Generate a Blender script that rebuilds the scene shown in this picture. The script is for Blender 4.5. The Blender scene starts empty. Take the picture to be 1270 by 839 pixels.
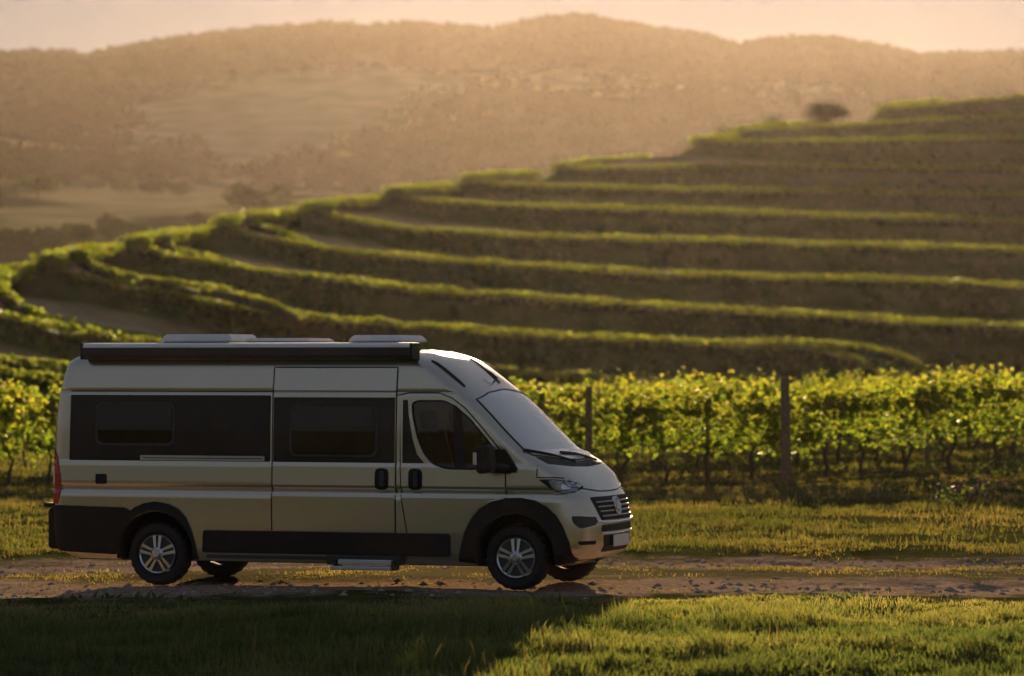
import bpy, bmesh, math, random
import numpy as np
from mathutils import Vector, Matrix, geometry
from math import radians as R, pi, sin, cos

random.seed(7)
rng = np.random.default_rng(11)
scene = bpy.context.scene
COL = scene.collection

# ------------------------------------------------------------------ camera, sky, sun, exposure
FPX, HORIZ, CAMZ = 4600.0, 450.0, 2.42          # focal length in photo pixels, horizon row, eye height
PITCH = math.atan((HORIZ - 419.5) / FPX)
cam = bpy.data.cameras.new('camera')
cam_ob = bpy.data.objects.new('camera', cam)
COL.objects.link(cam_ob)
cam_ob.location = (0, 0, CAMZ)
cam_ob.rotation_euler = (pi / 2 + PITCH, 0, 0)
cam.sensor_width = 36.0
cam.lens = 36.0 * FPX / 1270.0
cam.clip_start, cam.clip_end = 0.5, 12000
cam.dof.use_dof = True
cam.dof.focus_distance = 39.6
cam.dof.aperture_fstop = 2.0
scene.camera = cam_ob

SUN_EL, SUN_AZ = 8.5, 2.2                        # degrees above the horizon, degrees right of the view axis
world = bpy.data.worlds.new('World')
scene.world = world
world.use_nodes = True
wn = world.node_tree.nodes
wn.clear()
w_out = wn.new('ShaderNodeOutputWorld')
w_bg = wn.new('ShaderNodeBackground')
w_sky = wn.new('ShaderNodeTexSky')
w_sky.sky_type = 'NISHITA'
w_sky.sun_disc = False
w_sky.sun_elevation = R(SUN_EL)
w_sky.sun_rotation = R(SUN_AZ)
w_sky.air_density, w_sky.dust_density, w_sky.ozone_density = 1.3, 0.05, 1.0
w_bg.inputs['Strength'].default_value = 0.05
w_gam = wn.new('ShaderNodeGamma')              # gamma flattens the sky's range to lift the shade
w_gam.inputs['Gamma'].default_value = 0.3
w_tin = wn.new('ShaderNodeMix')
w_tin.data_type, w_tin.blend_type = 'RGBA', 'MULTIPLY'
w_tin.inputs[0].default_value = 1.0
w_tin.inputs[7].default_value = (0.98, 1.07, 1.38, 1)
world.node_tree.links.new(w_sky.outputs['Color'], w_gam.inputs['Color'])
world.node_tree.links.new(w_gam.outputs['Color'], w_tin.inputs[6])
world.node_tree.links.new(w_tin.outputs[2], w_bg.inputs['Color'])
world.node_tree.links.new(w_bg.outputs['Background'], w_out.inputs['Surface'])

sun = bpy.data.lights.new('sun', 'SUN')
sun.energy = 5.0
sun.angle = R(0.53)
sun.color = (1.0, 0.71, 0.40)
sun_ob = bpy.data.objects.new('sun', sun)
COL.objects.link(sun_ob)
_to = Vector((sin(R(SUN_AZ)) * cos(R(SUN_EL)), cos(R(SUN_AZ)) * cos(R(SUN_EL)), sin(R(SUN_EL))))
sun_ob.rotation_euler = _to.to_track_quat('Z', 'Y').to_euler()

scene.view_settings.view_transform = 'Standard'
scene.view_settings.look = 'None'
scene.view_settings.gamma = 1.0
scene.view_settings.use_curve_mapping = False
scene.view_settings.exposure = 1.25
scene.render.engine = 'CYCLES'
scene.cycles.use_denoising = True
scene.cycles.max_bounces = 8
scene.cycles.transparent_max_bounces = 12
scene.cycles.volume_bounces = 1
scene.cycles.sample_clamp_indirect = 6.0
scene.cycles.sample_clamp_direct = 12.0

HAZE_DENSITY, HAZE_ANISO = 0.000012, 0.80

# ------------------------------------------------------------------ helpers
def tag(o, label=None, cat=None, group=None, kind=None):
    if label: o['label'] = label
    if cat: o['category'] = cat
    if group: o['group'] = group
    if kind: o['kind'] = kind
    return o

def empty(name, loc=(0, 0, 0), rz=0.0):
    o = bpy.data.objects.new(name, None)
    COL.objects.link(o)
    o.location = loc
    o.rotation_euler = (0, 0, rz)
    return o

def link(name, me, mat=None, parent=None, smooth=False):
    o = bpy.data.objects.new(name, me)
    COL.objects.link(o)
    if mat is not None:
        me.materials.clear()
        me.materials.append(mat)
    if parent is not None:
        o.parent = parent
    if smooth:
        me.polygons.foreach_set('use_smooth', [True] * len(me.polygons))
    return o

def from_bm(name, bm, mat, parent=None, smooth=False, fix=True):
    if fix:
        bmesh.ops.recalc_face_normals(bm, faces=bm.faces)
    me = bpy.data.meshes.new(name)
    bm.to_mesh(me)
    bm.free()
    return link(name, me, mat, parent, smooth)

def fast_mesh(name, verts, faces, tint=None):
    """verts (n,3), faces (m,k) of one polygon size"""
    me = bpy.data.meshes.new(name)
    n, (m, k) = len(verts), faces.shape
    me.vertices.add(n)
    me.vertices.foreach_set('co', np.ascontiguousarray(verts, dtype=np.float32).ravel())
    me.loops.add(m * k)
    me.loops.foreach_set('vertex_index', np.ascontiguousarray(faces, dtype=np.int32).ravel())
    me.polygons.add(m)
    me.polygons.foreach_set('loop_start', np.arange(0, m * k, k, dtype=np.int32))
    me.polygons.foreach_set('loop_total', np.full(m, k, dtype=np.int32))
    if tint is not None:
        a = me.attributes.new('tint', 'FLOAT', 'POINT')
        a.data.foreach_set('value', np.ascontiguousarray(tint, dtype=np.float32))
    me.update(calc_edges=True)
    return me

def box(bm, c, s, rot=None, bevel=0.0):
    m = Matrix.Translation(Vector(c)) @ (rot.to_4x4() if rot is not None else Matrix.Identity(4)) @ Matrix.Diagonal((s[0], s[1], s[2], 1))
    r = bmesh.ops.create_cube(bm, size=1.0, matrix=m)
    if bevel > 0:
        es = list({e for v in r['verts'] for e in v.link_edges})
        bmesh.ops.bevel(bm, geom=es, offset=bevel, segments=3, profile=0.5, affect='EDGES')

def tube(bm, pts, rad, n=8, cap=True):
    pts = [Vector(p) for p in pts]
    rads = rad if isinstance(rad, (list, tuple)) else [rad] * len(pts)
    rings = []
    for i, p in enumerate(pts):
        d = (pts[min(i + 1, len(pts) - 1)] - pts[max(i - 1, 0)]).normalized()
        a = d.orthogonal().normalized() if abs(d.z) > 0.95 else d.cross(Vector((0, 0, 1))).normalized()
        b = d.cross(a)
        rings.append([bm.verts.new(p + (a * cos(2 * pi * j / n) + b * sin(2 * pi * j / n)) * rads[i]) for j in range(n)])
    for r0, r1 in zip(rings, rings[1:]):
        for j in range(n):
            bm.faces.new((r0[j], r0[(j + 1) % n], r1[(j + 1) % n], r1[j]))
    if cap:
        bm.faces.new(rings[0][::-1])
        bm.faces.new(rings[-1])

def lathe(bm, prof, n=48):
    """profile of (radius, y) turned about the local y axis"""
    rings = []
    for r, y in prof:
        rings.append([bm.verts.new((r * cos(2 * pi * j / n), y, r * sin(2 * pi * j / n))) for j in range(n)])
    for r0, r1 in zip(rings, rings[1:]):
        for j in range(n):
            bm.faces.new((r0[j], r0[(j + 1) % n], r1[(j + 1) % n], r1[j]))
    return rings

def vnoise(x, y, scale, seed=0):
    """smooth value noise, vectorised, 0..1"""
    g = np.random.default_rng(seed).random((257, 257))
    u, v = np.asarray(x) / scale + 1000.3, np.asarray(y) / scale + 1000.7
    iu, iv = np.floor(u).astype(int), np.floor(v).astype(int)
    fu, fv = u - iu, v - iv
    fu, fv = fu * fu * (3 - 2 * fu), fv * fv * (3 - 2 * fv)
    a, b = g[iu % 256, iv % 256], g[(iu + 1) % 256, iv % 256]
    c, d = g[iu % 256, (iv + 1) % 256], g[(iu + 1) % 256, (iv + 1) % 256]
    return (a * (1 - fu) + b * fu) * (1 - fv) + (c * (1 - fu) + d * fu) * fv

def smooth(a, b, x):
    t = np.clip((np.asarray(x, dtype=float) - a) / (b - a), 0, 1)
    return t * t * (3 - 2 * t)

# ------------------------------------------------------------------ materials
def new_mat(name):
    m = bpy.data.materials.new(name)
    m.use_nodes = True
    nt = m.node_tree
    return m, nt, nt.nodes, nt.links, nt.nodes['Principled BSDF']

def plain(name, col, rough=0.5, metal=0.0, coat=0.0, spec=0.5, noise=0.12, nscale=9.0, bump=0.0, bscale=60.0, rvar=0.15):
    """solid colour with slight uneven tone and roughness"""
    m, nt, N, L, p = new_mat(name)
    p.inputs['Metallic'].default_value = metal
    p.inputs['Coat Weight'].default_value = coat
    p.inputs['Coat Roughness'].default_value = 0.06
    p.inputs['Specular IOR Level'].default_value = spec
    tc = N.new('ShaderNodeTexCoord')
    nz = N.new('ShaderNodeTexNoise')
    nz.inputs['Scale'].default_value = nscale
    nz.inputs['Detail'].default_value = 5
    L.new(tc.outputs['Object'], nz.inputs['Vector'])
    rp = N.new('ShaderNodeValToRGB')
    rp.color_ramp.elements[0].position, rp.color_ramp.elements[1].position = 0.3, 0.7
    rp.color_ramp.elements[0].color = tuple(c * (1 - noise) for c in col) + (1,)
    rp.color_ramp.elements[1].color = tuple(min(1, c * (1 + noise)) for c in col) + (1,)
    L.new(nz.outputs['Fac'], rp.inputs['Fac'])
    L.new(rp.outputs['Color'], p.inputs['Base Color'])
    mr = N.new('ShaderNodeMapRange')
    mr.inputs['To Min'].default_value = max(0.02, rough * (1 - rvar))
    mr.inputs['To Max'].default_value = min(1, rough * (1 + rvar))
    L.new(nz.outputs['Fac'], mr.inputs['Value'])
    L.new(mr.outputs['Result'], p.inputs['Roughness'])
    if bump > 0:
        n2 = N.new('ShaderNodeTexNoise')
        n2.inputs['Scale'].default_value = bscale
        n2.inputs['Detail'].default_value = 6
        L.new(tc.outputs['Object'], n2.inputs['Vector'])
        b = N.new('ShaderNodeBump')
        b.inputs['Strength'].default_value = bump
        b.inputs['Distance'].default_value = 0.02
        L.new(n2.outputs['Fac'], b.inputs['Height'])
        L.new(b.outputs['Normal'], p.inputs['Normal'])
    return m

def leafy(name, cols, trans=0.5, rough=0.55, tcol=None, spec=0.3):
    """leaf / blade material: tint attribute picks the colour, light passes through"""
    m, nt, N, L, p = new_mat(name)
    at = N.new('ShaderNodeAttribute')
    at.attribute_name = 'tint'
    rp = N.new('ShaderNodeValToRGB')
    e = rp.color_ramp.elements
    while len(e) < len(cols):
        e.new(0.5)
    for i, c in enumerate(cols):
        e[i].position = i / (len(cols) - 1)
        e[i].color = tuple(c) + (1,)
    L.new(at.outputs['Fac'], rp.inputs['Fac'])
    L.new(rp.outputs['Color'], p.inputs['Base Color'])
    p.inputs['Roughness'].default_value = rough
    p.inputs['Specular IOR Level'].default_value = spec
    tr = N.new('ShaderNodeBsdfTranslucent')
    mx = N.new('ShaderNodeMix')
    mx.data_type = 'RGBA'
    mx.blend_type = 'MULTIPLY'
    mx.inputs[0].default_value = 1.0
    mx.inputs[7].default_value = tuple(tcol or (2.1, 2.2, 1.15)) + (1,)
    L.new(rp.outputs['Color'], mx.inputs[6])
    L.new(mx.outputs[2], tr.inputs['Color'])
    ms = N.new('ShaderNodeMixShader')
    ms.inputs[0].default_value = trans
    L.new(p.outputs[0], ms.inputs[1])
    L.new(tr.outputs[0], ms.inputs[2])
    L.new(ms.outputs[0], N['Material Output'].inputs['Surface'])
    return m

M = {}
M['paint'] = plain('gold_grey_paint', (0.64, 0.57, 0.445), 0.27, metal=0.85, coat=0.7, noise=0.02, nscale=1.2, rvar=0.03)
M['black_plastic'] = plain('black_plastic', (0.011, 0.011, 0.0105), 0.6, spec=0.3, noise=0.2, bump=0.05, bscale=300)
M['dark_plastic'] = plain('dark_plastic', (0.03, 0.03, 0.03), 0.5, noise=0.2)
M['gap'] = plain('panel_gap', (0.012, 0.012, 0.012), 0.8)
M['black_film'] = plain('black_gloss_film', (0.014, 0.0135, 0.012), 0.2, spec=0.35, noise=0.1, nscale=1.5)
M['acrylic'] = plain('tinted_acrylic', (0.008, 0.009, 0.008), 0.05, spec=0.4, noise=0.1)
M['rubber'] = plain('tyre_rubber', (0.018, 0.017, 0.016), 0.85, noise=0.35, nscale=20, bump=0.2, bscale=80)
M['alloy'] = plain('alloy', (0.62, 0.62, 0.62), 0.24, metal=0.95, noise=0.05)
M['alu'] = plain('aluminium', (0.6, 0.62, 0.65), 0.35, metal=0.85, noise=0.06)
M['chrome'] = plain('chrome', (0.75, 0.73, 0.7), 0.12, metal=1.0, noise=0.03)
M['dark_chrome'] = plain('dark_chrome', (0.30, 0.28, 0.26), 0.25, metal=0.9, noise=0.05)
M['rail_paint'] = plain('rail_paint', (0.5, 0.47, 0.4), 0.4, metal=0.3, noise=0.05)
M['white_abs'] = plain('white_plastic', (0.78, 0.77, 0.74), 0.35, noise=0.05)
M['red_lens'] = plain('red_lens', (0.42, 0.015, 0.012), 0.12, coat=0.6, noise=0.1)
M['clear_lens'] = plain('clear_lens', (0.72, 0.68, 0.6), 0.12, coat=0.6, noise=0.1)
M['awning'] = plain('anthracite_aluminium', (0.03, 0.03, 0.03), 0.4, metal=0.3, noise=0.1)
M['lamp_glass'] = plain('headlamp_glass', (0.3, 0.31, 0.33), 0.08, metal=0.5, coat=1.0, noise=0.3, nscale=14)
M['windscreen'] = plain('pale_windscreen', (0.74, 0.70, 0.62), 0.10, coat=1.0, noise=0.06, nscale=2.0)  # opaque pane in one pale colour
M['plate'] = plain('number_plate', (0.7, 0.7, 0.66), 0.4, noise=0.05)
M['seat'] = plain('seat_fabric', (0.05, 0.042, 0.035), 0.85, noise=0.2)
M['indicator'] = plain('indicator_lens', (0.62, 0.58, 0.5), 0.15, coat=0.6)
M['post'] = plain('weathered_wood', (0.18, 0.125, 0.06), 0.85, noise=0.35, nscale=12, bump=0.5, bscale=25)
M['bark'] = plain('vine_bark', (0.085, 0.055, 0.035), 0.9, noise=0.4, nscale=25, bump=0.6, bscale=40)
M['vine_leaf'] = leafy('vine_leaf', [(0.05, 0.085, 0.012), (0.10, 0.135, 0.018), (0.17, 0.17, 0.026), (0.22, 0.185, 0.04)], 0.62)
M['row_leaf'] = leafy('terrace_vine_leaf', [(0.06, 0.09, 0.014), (0.12, 0.145, 0.02), (0.18, 0.175, 0.032)], 0.58)
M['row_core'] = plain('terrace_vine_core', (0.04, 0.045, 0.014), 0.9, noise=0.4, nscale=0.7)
M['grass'] = leafy('green_grass', [(0.045, 0.062, 0.022), (0.085, 0.10, 0.034), (0.145, 0.135, 0.052), (0.23, 0.18, 0.095)], 0.5)
M['dry_grass'] = leafy('dry_grass', [(0.06, 0.08, 0.026), (0.11, 0.115, 0.042), (0.18, 0.155, 0.07), (0.25, 0.20, 0.10)], 0.45, tcol=(1.6, 1.4, 0.65))
M['bank_grass'] = leafy('bank_grass', [(0.04, 0.06, 0.016), (0.075, 0.09, 0.024), (0.13, 0.12, 0.045)], 0.45)
M['wood_leaf'] = leafy('woodland_leaf', [(0.024, 0.034, 0.014), (0.03, 0.04, 0.016), (0.038, 0.046, 0.02)], 0.04, spec=0.0)
M['tree_leaf'] = leafy('tree_leaf', [(0.03, 0.05, 0.015), (0.05, 0.075, 0.02), (0.075, 0.085, 0.03)], 0.12, spec=0.05)
M['flower'] = plain('pink_petal', (0.40, 0.15, 0.12), 0.6, noise=0.3, nscale=40)
M['stone'] = plain('track_stone', (0.34, 0.27, 0.22), 0.9, noise=0.3, nscale=30)
GLASS = None
def cab_glass(tint=(0.66, 0.70, 0.66, 1), name='cab_window_glass'):
    m, nt, N, L, p = new_mat(name)
    N.remove(p)
    t = N.new('ShaderNodeBsdfTransparent')
    t.inputs['Color'].default_value = tint
    g = N.new('ShaderNodeBsdfGlossy')
    g.inputs['Roughness'].default_value = 0.02
    f = N.new('ShaderNodeFresnel')
    f.inputs['IOR'].default_value = 1.55
    ms = N.new('ShaderNodeMixShader')
    L.new(f.outputs[0], ms.inputs[0])
    L.new(t.outputs[0], ms.inputs[1])
    L.new(g.outputs[0], ms.inputs[2])
    L.new(ms.outputs[0], N['Material Output'].inputs['Surface'])
    return m
M['glass'] = cab_glass()
M['sun_blocking_glass'] = cab_glass((0.14, 0.15, 0.14, 1), 'sun_blocking_window_glass')  # far pane made dark so sun does not shine through the cab
M['lining'] = plain('cab_lining', (0.20, 0.19, 0.175), 0.8)

# ------------------------------------------------------------------ terrain
RIDGE_X = [-700, -300, 0, 60, 115, 180, 260, 330, 400, 450, 500, 560, 620, 680, 720, 780, 850, 920, 960, 1030, 1080, 1140, 1200, 1270, 1500, 2000]
RIDGE_Y = [60, 75, 68, 67, 73, 56, 45, 37, 33, 38, 33, 38, 38, 27, 24, 33, 45, 60, 53, 50, 60, 71, 70, 69, 40, 60]
ROW_D = [450, 520, 650, 800, 950, 1100, 1300, 1550]
ROW_Y = [330, 300, 262, 232, 207, 182, 140, 95]
RIDGE_D = 1850.0

def far_z(x, y):
    px = 635 + FPX * x / np.maximum(y, 1)
    rid = np.interp(px, RIDGE_X, RIDGE_Y)
    row = np.interp(y, ROW_D, ROW_Y)
    f = smooth(1000, RIDGE_D, y)
    base = CAMZ + (HORIZ - row) * y / FPX
    top = CAMZ + (HORIZ - rid) * RIDGE_D / FPX
    b0 = CAMZ + (HORIZ - 182) * 1100 / FPX
    z = np.where(y < 1100, base, b0 + (top - b0) * np.clip((y - 1100) / (RIDGE_D - 1100), 0, 1) ** 0.92)
    z = np.where(y > RIDGE_D, top - (y - RIDGE_D) * 0.35, z)
    und = (vnoise(x, y, 210, 3) - 0.5) * 14 + (vnoise(x, y, 90, 4) - 0.5) * 3
    return z + und * smooth(480, 900, y) * (1 - smooth(1500, RIDGE_D, y)) * smooth(600, 1000, y)

def ground_z(x, y):
    x, y = np.asarray(x, float), np.asarray(y, float)
    z = np.zeros(np.broadcast(x, y).shape)
    z = z + (vnoise(x, y, 6.0, 1) - 0.5) * 0.10 * smooth(46, 50, y) + (vnoise(x, y, 1.3, 2) - 0.5) * 0.05
    z = z + (vnoise(x, y, 3.0, 5) - 0.5) * 0.12 * (1 - smooth(34, 38, y))
    z = z - 0.012 * np.clip(-x - 1, 0, 4) * smooth(30, 38, y) * (1 - smooth(48, 60, y))     # falls a little to the van's rear
    near = np.exp(-((x + 1.0) / 5.0) ** 2) * smooth(37, 38.5, y) * (1 - smooth(43, 45, y))    # flat where the van stands
    z = z * (1 - 0.5 * near)
    # two worn ruts with a raised middle
    rut = np.exp(-((y - 39.9 - 0.25 * np.sin(x * 0.31)) / 0.85) ** 2) + np.exp(-((y - 44.6 - 0.3 * np.sin(x * 0.27 + 1)) / 0.75) ** 2)
    z = z - 0.06 * rut * (1 - near) + (vnoise(x, y, 0.35, 8) - 0.5) * 0.06 * np.clip(rut, 0, 1) * (1 - 0.7 * near)
    z = z + 0.05 * np.exp(-((y - 47.5) / 1.2) ** 2)
    z = z + 0.03 * np.clip(x - 2, 0, 14) * smooth(60, 74, y) * (1 - smooth(110, 130, y))
    z = z - 3.0 * smooth(105, 180, y) * (1 - smooth(250, 450, y))
    fz = 12.0 + 2.4
    z = z + fz * smooth(250, 450, y) * 1.0
    z = z + 20.0 * smooth(-40, -320, y)                                                       # unseen slope behind the viewer, added to reflect in the van's side
    return np.where(y > 450, far_z(x, y), z)

def grid_mesh(name, xs, ys, fn):
    X, Y = np.meshgrid(xs, ys)
    Z = fn(X, Y)
    v = np.stack([X, Y, Z], -1).reshape(-1, 3)
    nx, ny = len(xs), len(ys)
    i = np.arange(ny - 1)[:, None] * nx + np.arange(nx - 1)[None, :]
    f = np.stack([i, i + 1, i + nx + 1, i + nx], -1).reshape(-1, 4)
    return fast_mesh(name, v, f)

def ground_material():
    m, nt, N, L, p = new_mat('ground_soil_and_turf')
    geo = N.new('ShaderNodeNewGeometry')
    sep = N.new('ShaderNodeSeparateXYZ')
    L.new(geo.outputs['Position'], sep.inputs[0])
    def noise(scale, det=6, rough=0.6):
        n = N.new('ShaderNodeTexNoise')
        n.inputs['Scale'].default_value = scale
        n.inputs['Detail'].default_value = det
        n.inputs['Roughness'].default_value = rough
        L.new(geo.outputs['Position'], n.inputs['Vector'])
        return n
    def math(op, a, b=None, c=None):
        n = N.new('ShaderNodeMath')
        n.operation = op
        for k, v in enumerate((a, b, c)):
            if v is None: continue
            if isinstance(v, (int, float)): n.inputs[k].default_value = v
            else: L.new(v, n.inputs[k])
        return n.outputs[0]
    big, mid, fine = noise(0.45), noise(2.2), noise(14, 8, 0.7)
    wob = math('MULTIPLY_ADD', big.outputs['Fac'], 3.6, -1.8)
    wob2 = math('MULTIPLY_ADD', mid.outputs['Fac'], 3.0, -1.5)
    yy = math('ADD', math('ADD', sep.outputs['Y'], wob), wob2)
    mp = N.new('ShaderNodeMapRange')
    mp.inputs['From Min'].default_value, mp.inputs['From Max'].default_value = 36.0, 50.0
    L.new(yy, mp.inputs['Value'])
    rut = N.new('ShaderNodeValToRGB')
    e = rut.color_ramp.elements
    e[0].position, e[0].color = 0.16, (0, 0, 0, 1)
    e[1].position, e[1].color = 0.24, (1, 1, 1, 1)
    for pos, v in ((0.34, 1), (0.42, 0.2), (0.54, 0.2), (0.59, 0.9), (0.66, 0.9), (0.74, 0)):
        k = e.new(pos)
        k.color = (v, v, v, 1)
    L.new(mp.outputs[0], rut.inputs[0])
    soil = N.new('ShaderNodeValToRGB')
    s = soil.color_ramp.elements
    s[0].position, s[0].color = 0.36, (0.20, 0.13, 0.085, 1)
    s[1].position, s[1].color = 0.66, (0.47, 0.345, 0.25, 1)
    L.new(fine.outputs['Fac'], soil.inputs[0])
    turf = N.new('ShaderNodeValToRGB')
    t = turf.color_ramp.elements
    t[0].position, t[0].color = 0.3, (0.03, 0.04, 0.011, 1)
    t[1].position, t[1].color = 0.7, (0.085, 0.08, 0.026, 1)
    L.new(mid.outputs['Fac'], turf.inputs[0])
    mx = N.new('ShaderNodeMix')
    mx.data_type = 'RGBA'
    L.new(rut.outputs[0], mx.inputs[0])
    L.new(turf.outputs[0], mx.inputs[6])
    L.new(soil.outputs[0], mx.inputs[7])
    L.new(mx.outputs[2], p.inputs['Base Color'])
    p.inputs['Roughness'].default_value = 0.95
    p.inputs['Specular IOR Level'].default_value = 0.0
    b = N.new('ShaderNodeBump')
    b.inputs['Strength'].default_value = 0.4
    b.inputs['Distance'].default_value = 0.025
    L.new(fine.outputs['Fac'], b.inputs['Height'])
    L.new(b.outputs['Normal'], p.inputs['Normal'])
    return m

xs = np.unique(np.concatenate([np.linspace(-1400, -60, 40), np.linspace(-60, -14, 30), np.linspace(-14, 14, 330), np.linspace(14, 60, 30), np.linspace(60, 1400, 40)]))
ys = np.unique(np.concatenate([np.linspace(-350, 20, 40), np.linspace(20, 36, 60), np.linspace(36, 50, 180), np.linspace(50, 100, 110), np.linspace(100, 450, 60)]))
g = link('ground', grid_mesh('ground', xs, ys, ground_z), ground_material(), smooth=True)
tag(g, 'grassy field with a rutted dirt track crossing it', 'ground', kind='structure')

# far valley and wooded mountain ridge
def forest_mask(x, y):
    px = 635 + FPX * x / np.maximum(y, 1)
    field = np.exp(-((px - 190 - (y - 800) * 0.2) / 190) ** 2 - ((y - 790) / 130) ** 2) + 0.9 * np.exp(-((px - 330) / 150) ** 2 - ((y - 1230) / 170) ** 2) + 0.6 * np.exp(-((px - 60) / 90) ** 2 - ((y - 600) / 60) ** 2)
    f = 0.86 + (vnoise(x, y, 120, 21) - 0.5) * 0.9 + (vnoise(x, y, 40, 22) - 0.5) * 0.5 - field * 1.15 + 0.5 * smooth(1350, 1600, y)
    return np.clip((f - 0.42) / 0.2, 0, 1)

def hills_z(x, y):
    z = far_z(x, y)
    fm = forest_mask(x, y)
    bump = vnoise(x, y, 24, 31) * 1.5
    z = z + fm * bump * (0.15 + 0.85 * smooth(520, 1250, y))
    return np.where(y < 450, z - 2.5, z)

def hills_material():
    m, nt, N, L, p = new_mat('wooded_hills')
    at = N.new('ShaderNodeAttribute')
    at.attribute_name = 'tint'
    geo = N.new('ShaderNodeNewGeometry')
    n = N.new('ShaderNodeTexNoise')
    n.inputs['Scale'].default_value = 0.07
    n.inputs['Detail'].default_value = 6
    L.new(geo.outputs['Position'], n.inputs['Vector'])
    a = N.new('ShaderNodeValToRGB')
    a.color_ramp.elements[0].color = (0.014, 0.024, 0.010, 1)
    a.color_ramp.elements[1].color = (0.042, 0.05, 0.02, 1)
    b = N.new('ShaderNodeValToRGB')
    b.color_ramp.elements[0].color = (0.16, 0.15, 0.06, 1)
    b.color_ramp.elements[1].color = (0.36, 0.30, 0.16, 1)
    for r in (a, b):
        r.color_ramp.elements[0].position, r.color_ramp.elements[1].position = 0.3, 0.7
        L.new(n.outputs['Fac'], r.inputs[0])
    mx = N.new('ShaderNodeMix')
    mx.data_type = 'RGBA'
    L.new(at.outputs['Fac'], mx.inputs[0])
    L.new(b.outputs[0], mx.inputs[6])
    L.new(a.outputs[0], mx.inputs[7])
    L.new(mx.outputs[2], p.inputs['Base Color'])
    p.inputs['Roughness'].default_value = 1.0
    p.inputs['Specular IOR Level'].default_value = 0.0
    return m

hx = np.unique(np.concatenate([np.linspace(-1300, -330, 60), np.arange(-330, 331, 3.0), np.linspace(330, 1300, 60)]))
hy = np.unique(np.concatenate([np.linspace(430, 1000, 150), np.linspace(1000, 1900, 190), np.linspace(1900, 2300, 16)]))
hm = grid_mesh('far_hills', hx, hy, hills_z)
X, Y = np.meshgrid(hx, hy)
att = hm.attributes.new('tint', 'FLOAT', 'POINT')
att.data.foreach_set('value', forest_mask(X, Y).astype(np.float32).ravel())
tag(link('far_hills', hm, hills_material(), smooth=True), 'hazy wooded mountain ridge behind the valley', 'hills', kind='structure')

# ------------------------------------------------------------------ terraced vineyard hill
def world_at(px, py, d):
    c, s = cos(PITCH), sin(PITCH)
    v = Vector((px - 635, FPX * c - (419.5 - py) * s, FPX * s + (419.5 - py) * c))
    return Vector((0, 0, CAMZ)) + v * (d / v.y)

HEDGE_H = 0.72
# each terrace edge surveyed as (photo column, photo row) of its hedge top, tip first; then the part running back round the spur
TERR = [
 dict(d=(122, 132), f=[(-60, 446), (0, 452), (70, 466), (300, 492), (640, 506), (1300, 520)], b=[(-90, 440), (-70, 436)]),
 dict(d=(132, 146), f=[(-60, 430), (0, 437), (70, 450), (250, 470), (640, 492), (1300, 506)], b=[(-90, 422), (-70, 418)]),
 dict(d=(142, 160), f=[(-60, 372), (0, 384), (50, 397), (151, 417), (300, 440), (640, 474), (1300, 498)], b=[(-85, 360), (-65, 356)]),
 dict(d=(150, 174), f=[(-14, 343), (0, 353), (15, 362), (40, 387), (101, 402), (217, 417), (350, 432), (500, 446), (640, 458), (900, 476), (1300, 492)], b=[(-14, 338), (6, 333), (56, 326)]),
 dict(d=(164, 188), f=[(62, 319), (74, 333), (108, 343), (155, 349), (217, 358), (266, 371), (353, 386), (504, 399), (640, 410), (760, 416), (953, 424), (1040, 434), (1070, 447), (1095, 462), (1300, 484)], b=[(66, 315), (84, 309), (150, 303)]),
 dict(d=(184, 206), f=[(166, 297), (173, 306), (201, 312), (248, 320), (302, 329), (403, 341), (504, 353), (630, 363), (832, 377), (983, 384), (1134, 396), (1300, 403)], b=[(172, 292), (196, 288), (266, 281)]),
 dict(d=(204, 230), f=[(276, 276), (291, 284), (325, 293), (359, 298), (454, 311), (640, 325), (832, 337), (1084, 343), (1300, 353)], b=[(280, 268), (306, 264), (372, 258)]),
 dict(d=(228, 256), f=[(386, 256), (404, 263), (428, 268), (504, 280), (640, 289), (932, 297), (1300, 308)], b=[(392, 250), (416, 247), (474, 243)]),
 dict(d=(256, 286), f=[(486, 236), (505, 242), (529, 246), (640, 252), (832, 257), (1300, 274)], b=[(492, 232), (514, 230), (562, 227)]),
 dict(d=(284, 314), f=[(580, 220), (600, 224), (640, 227), (800, 231), (1300, 240)], b=[(586, 216), (604, 214), (660, 212)]),
 dict(d=(310, 340), f=[(692, 206), (720, 206), (800, 205), (952, 203), (1300, 206)], b=[(698, 202), (720, 199), (800, 192)]),
 dict(d=(338, 366), f=[(866, 173), (900, 173), (1000, 172), (1300, 168)], b=[(870, 169), (886, 168), (920, 164)]),
 dict(d=(362, 392), f=[(914, 162), (960, 157), (1033, 154), (1150, 147), (1300, 139)], b=[(920, 158), (940, 154), (1010, 150)]),
 dict(d=(386, 418), f=[(1096, 134), (1130, 130), (1200, 124), (1300, 114)], b=[(1100, 131), (1115, 128), (1160, 123)]),
]

def resample(pts, n):
    P = np.array([tuple(p) for p in pts])
    s = np.concatenate([[0], np.cumsum(np.linalg.norm(np.diff(P[:, :2], axis=0), axis=1))])
    t = np.linspace(0, s[-1], n)
    return np.stack([np.interp(t, s, P[:, k]) for k in range(3)], 1)

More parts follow.
